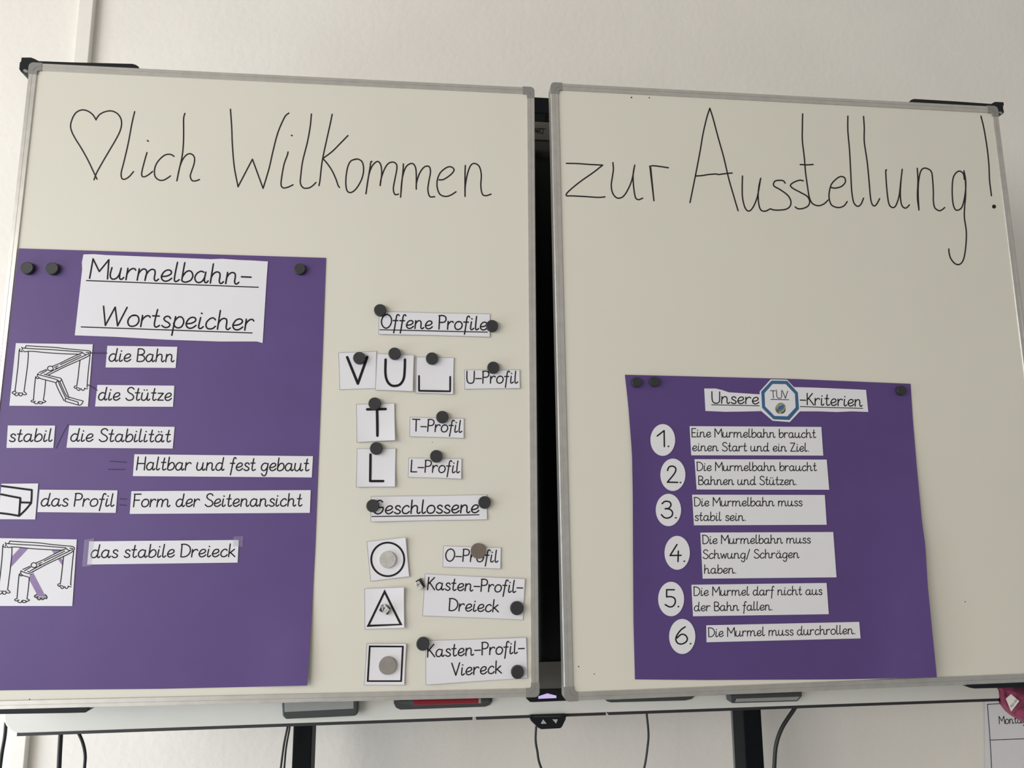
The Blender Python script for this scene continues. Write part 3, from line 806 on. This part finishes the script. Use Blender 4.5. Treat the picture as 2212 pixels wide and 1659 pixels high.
wcard('kpv', Z(*q2, (806, 1230), (1612, 1205), (1624, 1531), (808, 1585)), [('Kasten-Profil-', 923.2, 1419.4, 1132.5, 1411.2, 15.8), ('Viereck', 976.2, 1459.5, 1083, 1454, 15.8)], 2.6, 'large white card reading Kasten-Profil-Viereck at the bottom of the wing', lifts=(0, .002, 0, .003))

def scard(key, quad, label, lifts=(0, .001, .003, .002), base=LB):
    o, H, hf = loose('symbol_card', quad, label, 'card', lifts, base)
    HF[key] = hf
    return o, H
o, H = scard('v', Z(*q1, (121, 480), (449, 467), (440, 789), (131, 799)), 'square white card with a thick letter V', (.0003, .0002, .0002, .0005))
ink_object('symbol', parse('197,520 288,745|368,518', *q1), 5.6, H, M['ink'], o)
o, H = scard('u', Z(*q1, (450, 487), (769, 500), (759, 813), (434, 801)), 'square white card with a thick round letter U', (.0002, .001, .003, .0006), LB + .0012)
ink_object('symbol', parse('525,540 523,650 535,715 565,755 605,765 650,750 680,700 688,620 690,540', *q1), 5.3, H, M['ink'], o)
o, H = scard('box', Z(*q1, (785, 515), (1110, 523), (1103, 837), (779, 827)), 'square white card with an open square channel outline')
ink_object('symbol', parse('810,680 810,806|1075,811|1076,687', *q1), 3.8, H, M['ink'], o)
o, H = scard('t', Z(*q1, (272, 920), (602, 911), (608, 1230), (277, 1248)), 'square white card with a thick letter T', (0, .002, .007, .003))
ink_object('symbol', parse('368,965 525,962;452,966 455,1190', *q1), 5.6, H, M['ink'], o)
o, H = scard('l', Z(*q1, (278, 1298), (613, 1297), (607, 1627), (271, 1631)), 'square white card with a thick letter L', (0, .001, .004, .003))
ink_object('symbol', parse('396,1350 393,1577|505,1577', *q1), 5.2, H, M['ink'], o)
o, H = scard('o', Z(*q2, (337, 440), (651, 407), (680, 722), (368, 760)), 'tilted square white card with a thick circle outline', (.001, .005, .003, .001))
mb = MB(); n = 48; cx, cy = 507, 584
R1 = Z(*q2, *[(cx + 139 * math.cos(2 * math.pi * i / n), cy + 141 * math.sin(2 * math.pi * i / n)) for i in range(n)])
R2 = Z(*q2, *[(cx + 124 * math.cos(2 * math.pi * i / n), cy + 126 * math.sin(2 * math.pi * i / n)) for i in range(n)])
mb.add([H(*p) for p in R1 + R2], [(i, (i + 1) % n, n + (i + 1) % n, n + i) for i in range(n)]); mb.build('symbol', M['ink'], o)
def ringshape(o, H, outer, inner):
    k, sub = len(outer), 6
    a = []; b = []
    for i in range(k):
        for j in range(sub):
            t = j / sub
            a.append(tuple(outer[i][c] * (1 - t) + outer[(i + 1) % k][c] * t for c in (0, 1)))
            b.append(tuple(inner[i][c] * (1 - t) + inner[(i + 1) % k][c] * t for c in (0, 1)))
    n = k * sub
    mb = MB(); mb.add([H(*p) for p in a + b], [(i, (i + 1) % n, n + (i + 1) % n, n + i) for i in range(n)])
    mb.build('symbol', M['ink'], o)
o, H = scard('tri', Z(*q2, (319, 815), (638, 804), (641, 1132), (322, 1143)), 'square white card with a thick triangle outline', (.001, .005, .005, .001))
ringshape(o, H, Z(*q2, (482, 823), (338, 1122), (624, 1108)), Z(*q2, (482, 860), (365, 1104), (599, 1097)))
o, H = scard('sq', Z(*q2, (338, 1252), (656, 1255), (641, 1587), (317, 1587)), 'square white card with a thick square outline', (.003, .003, .002, .001))
ringshape(o, H, Z(*q2, (357, 1270), (635, 1272), (620, 1560), (340, 1560)), Z(*q2, (370, 1284), (620, 1285), (607, 1547), (355, 1547)))

# ================================================================== magnets
def lathe(profile, n=40):
    vs, fs = [], []
    for r, z in profile:
        vs += [(r * math.cos(2 * math.pi * i / n), r * math.sin(2 * math.pi * i / n), z) for i in range(n)]
    for k in range(len(profile) - 1):
        fs += [(k * n + i, k * n + (i + 1) % n, (k + 1) * n + (i + 1) % n, (k + 1) * n + i) for i in range(n)]
    fs.append(list(range((len(profile) - 1) * n, len(profile) * n))); fs.append(list(range(n - 1, -1, -1)))
    return vs, fs
def lathe_mesh(name, profile, material):
    vs, fs = lathe(profile)
    me = bpy.data.meshes.new(name); me.from_pydata(vs, [], fs); me.materials.append(material)
    for p in me.polygons: p.use_smooth = len(p.vertices) == 4 and False
    me.update()
    return me
mag_mesh = lathe_mesh('round_magnet', [(.0094, 0), (.0097, .0004), (.0097, .0056), (.0093, .0064), (.0085, .0067), (.0080, .0066)], M['magnet'])
def place(me, name, pl, px, py, h, label, cat, group=None, scale=1.0, spin=0.0, thick=.0066):
    o = bpy.data.objects.new(name, me)
    COL.objects.link(o)
    p = pl.pt(px, py, h + thick * .75)
    p = p - pl.n * (thick * .75)
    mt = Matrix((pl.ex, pl.ez, pl.n)).transposed().to_4x4() @ Matrix.Rotation(spin, 4, 'Z') @ Matrix.Diagonal((scale, scale, 1, 1))
    mt.translation = p
    o.matrix_world = mt
    tag(o, label, cat, group)
    WORLD[o.name] = p
    return o
G = 'round black magnets'
def mag(pl, px, py, h, label, s=1.0):
    place(mag_mesh, 'round_magnet', pl, px, py, h + .00002, label, 'magnet', G, s)
mag(BL, 58.5, 579, PH, 'black round magnet in the top left corner of the tall purple poster, nearest the frame')
mag(BL, 112.5, 580, PH, 'black round magnet on the tall purple poster, between its corner magnet and the title card')
mag(BL, 647.5, 581, PH, 'black round magnet near the top right corner of the tall purple poster', .93)
def hk(k, x, y): return HF[k](x, y)
mag(BL, 821, 669.8, hk('offene', 821, 670), 'black round magnet on the top left corner of the Offene Profile card')
mag(BL, 1063, 703.8, hk('offene', 1058, 700), 'black round magnet on the right end of the Offene Profile card')
mag(BL, 776, 773.3, hk('v', 776, 773), 'black round magnet on the letter V card')
mag(BL, 852.3, 763.7, hk('u', 852, 763), 'black round magnet on the top edge of the letter U card')
mag(BL, 933, 774.2, hk('box', 933, 774), 'black round magnet on the open channel card')
mag(BL, 1065.5, 794, hk('uprofil', 1065, 794), 'black round magnet on the top edge of the U-Profil card')
mag(BL, 809.2, 871.8, hk('t', 809, 872), 'black round magnet on the top edge of the letter T card')
mag(BL, 955.3, 900.8, hk('tprofil', 955, 901), 'black round magnet on the top edge of the T-Profil card')
mag(BL, 812.6, 968.6, hk('l', 812, 969), 'black round magnet on the top edge of the letter L card')
mag(BL, 942.2, 985.6, hk('lprofil', 942, 986), 'black round magnet on the top edge of the L-Profil card')
mag(BL, 805, 1092.6, hk('geschl', 805, 1092), 'black round magnet covering the G of the Geschlossene card')
mag(BL, 1046.6, 1085.3, hk('geschl', 1046, 1085), 'black round magnet on the right end of the Geschlossene card')
mag(BL, 1116.5, 1313.9, hk('kpd', 1116, 1314), 'black round magnet in the lower right corner of the Kasten-Profil-Dreieck card', 1.05)
mag(BL, 913.4, 1391, hk('kpv', 918, 1391), 'black round magnet on the top left corner of the Kasten-Profil-Viereck card')
mag(BL, 1117.9, 1452, hk('kpv', 1118, 1452), 'black round magnet in the lower right corner of the Kasten-Profil-Viereck card')
mag(BR, 1375.2, 825.4, PH, 'black round magnet in the top left corner of the poster with numbered criteria', .83)
mag(BR, 1413.9, 824, PH, 'black round magnet beside the corner magnet on the poster with numbered criteria', .83)
mag(BR, 1947, 843.2, PH, 'black round magnet in the top right corner of the poster with numbered criteria', .83)
disc = [(.0122, 0), (.0126, .0004), (.0126, .0036), (.0122, .0041)]
place(lathe_mesh('disc_magnet', disc, M['steel']), 'disc_magnet', BL, 837, 1208.8, hk('o', 837, 1209), 'pale silver disc magnet in the middle of the circle card', 'magnet', 'metal disc magnets', 1.0, thick=.004)
place(lathe_mesh('disc_magnet', disc, M['steel_grey']), 'disc_magnet', BL, 837, 1437.8, hk('sq', 837, 1438), 'grey disc magnet in the middle of the square outline card', 'magnet', 'metal disc magnets', 1.02, thick=.004)
place(lathe_mesh('disc_magnet', disc, M['brown_disc']), 'disc_magnet', BL, 1033, 1190, hk('oprofil', 1033, 1190), 'flat brown-grey disc magnet over the O-Profil word', 'magnet', 'metal disc magnets', .93, thick=.004)
# two stacked square magnets with a foil-like face
def square_magnet(px, py, h, label, q_dark, q_foil, streak):
    root = empty('square_magnet', BL.pt(px, py, h), label, 'magnet', 'square magnets with a shiny face')
    h += .00003
    prism_px(BL, q_dark, h + .003, h).build('magnet_base', M['magnet'], root)
    f = prism_px(BL, q_foil, h + .0075, h + .003).build('shiny_block', M['foil'], root, bevel=.0006)
    mb = MB()
    for s in streak: stroke(mb, s, 1.3, flat(BL, h + .0077))
    mb.build('dark_streak', M['ink'], f)
zz = (7.54, 780, 1150)
square_magnet(831.5, 1317, hk('tri', 831, 1317), 'small shiny square magnet inside the triangle outline',
    Z(*zz, (335, 1185), (395, 1175), (480, 1240), (430, 1342), (395, 1330), (292, 1275)), Z(*zz, (330, 1215), (385, 1175), (468, 1262), (395, 1348), (352, 1300)),
    [Z(*zz, (345, 1225), (375, 1205)), Z(*zz, (355, 1250), (388, 1225)), Z(*zz, (352, 1280), (380, 1240))])
square_magnet(906.6, 1261.5, hk('kpd', 917, 1262), 'small shiny square magnet at the left edge of the Kasten-Profil-Dreieck card',
    Z(*zz, (888, 795), (975, 745), (1045, 885), (1010, 900), (940, 905)), Z(*zz, (880, 822), (945, 790), (1010, 890), (985, 925), (925, 940)),
    [Z(*zz, (905, 865), (960, 830))])

# ================================================================== screen behind the wings
xl_, xr_ = onY(8, 1548, YD).x, onY(2196, 1490, YD).x
zb_ = onY(1280, 1540.2, YD).z
zt_ = onY(1165, 263, YD).z
disp = empty('display', ((xl_ + xr_) / 2, YD + .04, zb_), 'large interactive display in a pale housing behind the two whiteboard wings', 'display')
def rrect(x0, x1, z0, z1, r, n=8):
    pts = []
    for cx, cz, a0 in ((x1 - r, z1 - r, 0), (x0 + r, z1 - r, 90), (x0 + r, z0 + r, 180), (x1 - r, z0 + r, 270)):
        pts += [(cx + r * math.cos(math.radians(a0 + 90 * j / n)), cz + r * math.sin(math.radians(a0 + 90 * j / n))) for j in range(n + 1)]
    return pts
sx0, sx1 = xl_ + .03, xr_ - .03
sz1 = onY(1175, 302.5, YD).z; sz0 = onY(1190, 1429, YD).z
out = rrect(xl_, xr_, zb_, zt_, .026)
mb = MB(); mb.prism([(x, YD + .006, z) for x, z in out], [(x, YD + .075, z) for x, z in out])
mb.build('housing', M['bezel'], disp, bevel=.003)
# bezel strips in front of the housing, and one band of painted shade
def strip(name, x0, x1, z0, z1, material, y0=YD, y1=YD + .006, bevel=.0015):
    mb = MB(); mb.box((x0, y0, z0), (x1, y1, z1)); return mb.build(name, material, disp, bevel=bevel)
low = [(x, z) for x, z in rrect(xl_, xr_, zb_, zt_, .026) if z < zb_ + .03]
low = [(xl_, sz0)] + low + [(xr_, sz0)]
mb = MB(); mb.prism([(x, YD, z) for x, z in low], [(x, YD + .006, z) for x, z in low]); mb.build('lower_bezel', M['bezel'], disp, bevel=.002)
mb_top = strip('upper_bezel', xl_ + .01, xr_ - .01, sz1, zt_, M['bezel_grey_and_shade'])
strip('painted_shade_band', sx0, sx1, onY(1190, 1490, YD).z, sz0, M['bezel_grey_and_shade'], YD - .0012, YD + .004, .0004)  # the wings' shade on the white lower bezel, put in as a grey band
strip('side_bezel', xl_, sx0, sz0, sz1, M['bezel']); strip('side_bezel', sx1, xr_, sz0, sz1, M['bezel'])
strip('screen', sx0, sx1, sz0, sz1, M['screen'], YD + .003, YD + .0058, 0)
# maker's lettering on the upper bezel
zl = (12.76, 1140, 200)
sm = ('-330,1000 -400,985 -420,1020 -390,1050 -350,1075 -370,1115 -430,1115;-260,1115 -230,985|-190,1080|-110,985|-90,1115;-20,1115|60,985|'
      '110,1115;5,1068 95,1068')
art = '170,1128 222,985|285,1128;195,1080 265,1080;285,1070 272,990|330,990 350,1015 325,1050 280,1058|390,1130|412,1130 428,995;345,992 490,1000'
ink_object('lettering', parse(art, *zl), 1.6, flat(DP, .0003), M['ink'], mb_top)
# underside lip
mb = MB()
for a, b in ((34, 1021), (1029, 1310), (1316, 2188)):
    x0 = onY(a, 1583 - (a - 32) * .0346, YD).x; x1 = onY(b, 1583 - (b - 32) * .0346, YD).x
    mb = MB(); mb.box((x0, YD + .004, zb_ - .0052), (x1, YD + .06, zb_ + .0005)); mb.build('underside_strip', M['underside'], disp)
# dark recess with pen, lit arrow panel, second recess
def dpanel(name, poly, h0, h1, material, parent=disp, bevel=.0008):
    return prism_px(DP, poly, h0, h1).build(name, material, parent, bevel=bevel)
z6b = (3.16, 580, 1420)
tray = dpanel('pen_tray', Z(*z6b, (852, 250), (1530, 235), (1527, 300), (1510, 325), (1480, 338), (900, 358), (870, 345), (855, 315)), .004, -.001, M['charcoal'])
dpanel('pen_tray', [(1306, 1500), (1504, 1494), (1500, 1505), (1494, 1510.5), (1480, 1513.5), (1320, 1517.6), (1312, 1515.5), (1306, 1511)], .004, -.001, M['charcoal'])
ap = dpanel('control_panel', [(1131, 1490), (1228, 1487.5), (1228, 1513.2), (1222, 1514), (1150, 1517), (1145, 1516.6), (1138, 1510), (1131, 1498)], .003, -.001, M['black'])
dpanel('lit_arrow', Z(11.057, 1120, 1440, (475, 710), (690, 640), (905, 695), (905, 750), (475, 768)), .0036, .002, M['light'], ap, 0)
# lifting handset under the housing
zk = (11.057, 1120, 1440)
hs = empty('control_handset', onY(1183, 1560, YD), 'black hand control with two arrow buttons hanging under the display', 'control')
prism_px(DP, Z(*zk, (255, 1197), (288, 1162), (1132, 1136), (1140, 1200), (1130, 1265), (1050, 1430), (1020, 1465), (990, 1480), (550, 1502), (480, 1472), (300, 1302)), .006, -.03).build('handset_body', M['black'], hs, bevel=.0025)
mb = MB(); mb.add([], [])
for tri in ([(540, 1370), (595, 1265), (680, 1365)],): prism_px(DP, Z(*zk, *tri), .0085, .0055).build('button', M['btn'], hs, bevel=.0005)
prism_px(DP, Z(*zk, (810, 1260), (945, 1260), (900, 1365)), .0085, .0055).build('button', M['btn'], hs, bevel=.0005)
prism_px(DP, Z(*zk, (360, 1190), (1010, 1172), (1010, 1188), (360, 1206)), .0068, .0055).build('trim_line', M['charcoal'], hs)

def tube(mb, pts, r, n=10, k=8):
    P = []
    q = [pts[0] * 2 - pts[1]] + pts + [pts[-1] * 2 - pts[-2]]
    for i in range(1, len(q) - 2):
        a, b, c, d = q[i - 1], q[i], q[i + 1], q[i + 2]
        for j in range(k):
            t = j / k
            P.append(0.5 * (2 * b + (c - a) * t + (2 * a - 5 * b + 4 * c - d) * t * t + (3 * b - a - 3 * c + d) * t ** 3))
    P.append(pts[-1])
    vs, fs = [], []
    for i, p in enumerate(P):
        d = (P[min(i + 1, len(P) - 1)] - P[max(i - 1, 0)]).normalized()
        s = d.cross(Vector((0, 1, 0)))
        s = s.normalized() if s.length > 1e-4 else Vector((1, 0, 0))
        t = s.cross(d)
        vs += [p + s * r * math.cos(2 * math.pi * m / n) + t * r * math.sin(2 * math.pi * m / n) for m in range(n)]
    for i in range(len(P) - 1):
        fs += [(i * n + m, i * n + (m + 1) % n, (i + 1) * n + (m + 1) % n, (i + 1) * n + m) for m in range(n)]
    fs += [list(range(n - 1, -1, -1)), list(range((len(P) - 1) * n, len(P) * n))]
    mb.add(vs, fs)
YC = YD + .02
u = [onY(x, y, YC) for x, y in ((1159.5, 1566), (1158, 1573), (1157, 1599), (1160.5, 1622), (1169, 1659))]
w_ = [onY(x, y, YD + .03) for x, y in ((1391.5, 1659), (1399, 1610.6), (1400.6, 1582.5), (1396.5, 1538))]
low_pt = (u[-1] + w_[0]) / 2 + Vector((0, 0.0, -.10))
mb = MB(); tube(mb, u + [u[-1] + Vector((.03, 0, -.06)), low_pt, w_[0] + Vector((-.02, 0, -.06))] + w_, .0019)
mb.build('handset_cable', M['cable'], hs, smooth=True)

# erasers and pen resting on the lower housing
def eraser(px_front, label, plate):
    root = empty('board_eraser', DP.pt(*px_front[0], 0), label, 'eraser', 'board erasers on the display housing')
    prism_px(DP, px_front, .020, .0006).build('eraser_body', M['charcoal'], root, bevel=.003)
    prism_px(DP, plate, .0207, .018).build('eraser_plate', M['grey_plate'], root, bevel=.0006)
    return root
eraser(Z(*z6b, (88, 292), (612, 268), (610, 385), (592, 402), (115, 424), (95, 400)), 'wide grey board eraser below the left wing, left of the red pen', Z(*z6b, (108, 300), (582, 280), (582, 350), (110, 374)))
z7 = (3.568, 1140, 1420)
eraser(Z(*z7, (1556, 285), (2118, 262), (2118, 300), (2085, 342), (1575, 357), (1562, 340)), 'dark grey board eraser below the right wing', Z(*z7, (1610, 318), (2100, 302), (2078, 330), (1600, 345)))
pen = empty('stylus_pen', DP.pt(970, 1515, .01), 'red stylus pen lying in the tray below the left wing', 'pen')
c0, c1 = DP.pt(893, 1513, .0085), DP.pt(1033, 1509, .0085)
def ptube(a, b, r0, r1, name, material, parent, n=18):
    d = (b - a).normalized(); s = d.cross(Vector((0, 1, 0))).normalized(); t = s.cross(d)
    vs = [p + (s * math.cos(2 * math.pi * m / n) + t * math.sin(2 * math.pi * m / n)) * r for p, r in ((a, r0), (b, r1)) for m in range(n)]
    mb = MB(); mb.add(vs, [(m, (m + 1) % n, n + (m + 1) % n, n + m) for m in range(n)] + [list(range(n - 1, -1, -1)), list(range(n, 2 * n))])
    return mb.build(name, material, parent, smooth=False)
pc0, pc1 = DP.pt(893, 1515.2, .0095), DP.pt(1033, 1511.5, .0095)
ptube(pc0, pc1, .0058, .0058, 'barrel', M['red'], pen)
ptube(pc0 - (pc1 - pc0).normalized() * .022, pc0, .0022, .0055, 'tip', M['charcoal'], pen)
ptube(pc1, pc1 + (pc1 - pc0).normalized() * .004, .0054, .0054, 'band', M['grey_plate'], pen)
ptube(pc1 + (pc1 - pc0).normalized() * .004, pc1 + (pc1 - pc0).normalized() * .017, .0055, .0045, 'end_cap', M['charcoal'], pen)

# ================================================================== stand
YL = YD + .085
stand = empty('display_stand', (0.2, YL + .03, 0), 'black steel stand with two posts carrying the display', 'stand')
def post(x0, x1):
    ztop = onY(1180, 218, YL).z
    mb = MB(); mb.box((x0, YL, .03), (x1, YL + .05, ztop)); mb.build('leg', M['leg'], stand, bevel=.002)
    mb = MB(); mb.box((x0 + .002, YL + .05, .03), (x1 - .002, YL + .062, ztop - .02)); mb.build('leg_rail', M['leg_side'], stand)
    mb = MB(); mb.box((x0 - .02, YL - .45, 0.0), (x1 + .02, YL + .17, .03)); mb.build('foot', M['leg'], stand, bevel=.004)
lx0, lx1 = onY(632, 1610, YL).x, onY(673, 1610, YL).x
rx0, rx1 = onY(1608, 1600, YL).x, onY(1648, 1600, YL).x
post(lx0, lx1); post(rx0, rx1)
za, zc = onY(1180, 215.5, YL).z, onY(1180, 249, YL).z
mb = MB(); mb.box((lx0 - .12, YL - .008, zc), (rx1 + .12, YL + .03, za)); mb.build('crossbar', M['leg'], stand, bevel=.002)
mb = MB()
fr = [onY(x, y, YL - .006) for x, y in ((1100, 245), (1179, 245), (1174.5, 270), (1100, 270))]
mb.prism(fr, [p + Vector((0, .03, 0)) for p in fr]); mb.build('mounting_plate', M['leg'], stand)
mb = MB()
fr = [onY(x, y, YL - .006) for x, y in ((1200, 245), (1300, 245), (1300, 272), (1205, 272))]
mb.prism(fr, [p + Vector((0, .03, 0)) for p in fr]); mb.build('mounting_plate', M['leg'], stand)

# ================================================================== cables hanging below
def cable(pts, wpx, label, y, tail):
    P = [onY(a, b, y) for a, b in pts]
    r = wpx / 2 / FOC * (P[1] - CAM).dot(CF)
    d = (P[-1] - P[-2]).normalized()
    P += [P[-1] + Vector((d.x * .03, 0, -.035)), P[-1] + Vector((d.x * .06, 0, -.10)), P[-1] + Vector((d.x * .12, 0, -.22)), Vector((P[-1].x + tail, y, .25)), Vector((P[-1].x + tail + .03, y - .005, r))]
    mb = MB(); tube(mb, P, r)
    o = mb.build('cable', M['cable'], smooth=True)
    tag(o, label, 'cable', 'black cables hanging behind the display')
YB = YD + .05
cable([(13, 1560), (10.5, 1590), (4.5, 1625), (0, 1659)], 7.2, 'black cable at the far left, left of the cable duct', YB, -.02)
cable([(132.5, 1560), (131, 1590), (129, 1625), (127.5, 1659)], 9.5, 'thick straight black cable hanging just right of the wall duct', YB, .0)
cable([(160, 1570), (170, 1584), (179.5, 1607), (184, 1632), (182.5, 1659)], 6.6, 'bowed black cable hanging right of the thick straight one', YB, -.01)
cable([(624, 1555), (620, 1575), (613, 1610), (606.5, 1659)], 4.6, 'thin black cable beside the left post, outer one of the pair', YB, -.10)
cable([(628, 1555), (624.5, 1578), (618, 1615), (614, 1659)], 4.2, 'thin black cable beside the left post, between its twin and the post', YB + .01, -.07)
cable([(1724, 1515), (1716, 1531), (1690, 1571), (1676.5, 1610), (1672.5, 1659)], 8.4, 'thick curved black cable right of the right post', YB, .0)

# ================================================================== timetable on the wall
tq = [(2127, 1500), (2330, 1490), (2350, 1800), (2131, 1812)]
ts = sheet('timetable_sheet', WP, tq, lambda x, y: .003, M['paper'], n=4, thick=.0008)
tag(ts, 'white ruled timetable sheet with the word Montag on the wall behind the magenta cloth', 'timetable')
HTT = flat(WP, .0033)
ink_object('grid_line', [[(2133, 1521.5), (2138.8, 1598.7), (2142, 1659), (2149, 1790)], [(2133, 1521.5), (2166, 1519.8), (2325, 1512)], [(2138.8, 1598.7), (2212, 1596), (2330, 1592)]], 1.5, HTT, M['ink'], ts)
mb = MB()
for s in text_strokes(WP, 'Montag', 2159, 1564, 2217, 1561.6, 9.8): stroke(mb, s, 1.6, HTT, 4)
mb.build('lettering', M['ink'], ts)

# ================================================================== pink cloth with a label
zc_ = (7.938, 2050, 1450)
YCL = 1.185
outline = [(862, 262), (880, 330), (900, 430), (922, 520), (918, 585), (990, 685), (1100, 775), (1200, 832), (1290, 885), (1420, 935), (1560, 950), (1700, 900), (1800, 780), (1850, 600), (1860, 420), (1850, 210), (1350, 200), (1100, 230)]
def cloth_mesh():
    mb = MB()
    C = Vector((1350, 480))
    n = 72; rings = 14
    pts = [Vector(p) for p in outline]
    closed = pts + [pts[0]]
    sm = smooth_pts([tuple(p) for p in closed], 4)[:-1]
    N = len(sm)
    F = []
    for k in range(rings + 1):
        t = k / rings
        for i, p in enumerate(sm):
            x = C.x + (p[0] - C.x) * t; y = C.y + (p[1] - C.y) * t
            ang = math.atan2(y - C.y, x - C.x)
            h = .022 * (1 - t ** 2.2) + .0042 * math.sin((x * .8 + y * .62) * .030 + 1.4 * math.sin(y * .011)) * (1.0 - t ** 4) + .002 * math.sin(x * .013 - y * .021)
            # turned-up hem: a step near the lower border
            if .80 < t < .97: h += .0025
            if t >= .97: h -= .001
            F.append((x / 7.938 + 2050, y / 7.938 + 1450, h))
    PLC = Plane((0, YCL + .012, 1.5), 0)
    fr = [PLC.pt(x, y, h) for x, y, h in F]
    bk = [PLC.at(*PLC.uv(x, y, h), -.014 + .006 * 0 if False else min(h - .004, -.004)) for x, y, h in F]
    fs = []
    for k in range(rings):
        for i in range(N):
            a, b = k * N + i, k * N + (i + 1) % N
            fs.append((a, b, b + N, a + N))
            o = len(fr)
            fs.append((o + a, o + a + N, o + b + N, o + b))
    o = len(fr); e = rings * N
    for i in range(N):
        fs.append((e + i, e + (i + 1) % N, o + e + (i + 1) % N, o + e + i))
    mb.add(fr + bk, fs)
    return mb, PLC
mbc, PLC = cloth_mesh()
cl = mbc.build('cloth', M['pink'], smooth=True)
tag(cl, 'magenta felt cloth with a white label hanging below the right wing', 'cloth')
tg = sheet('label_tag', PLC, Z(*zc_, (980, 470), (1065, 393), (1205, 512), (1068, 688)), lambda x, y: .030, M['tagpaper'], cl, n=3, thick=.0006)
mb = MB()
HT = flat(PLC, .0303)
for s in ([(1050, 590), (1075, 625)], [(1062, 570), (1090, 610)], [(1085, 570), (1105, 600)], [(1090, 545), (1115, 580)], [(1120, 500), (1138, 540)], [(1132, 495), (1150, 530)], [(1145, 485), (1160, 515)], [(1155, 480), (1168, 500)], [(1055, 612), (1140, 520)]):
    stroke(mb, Z(*zc_, *s), .9, HT)
mb.build('label_print', M['grey_print'], tg)
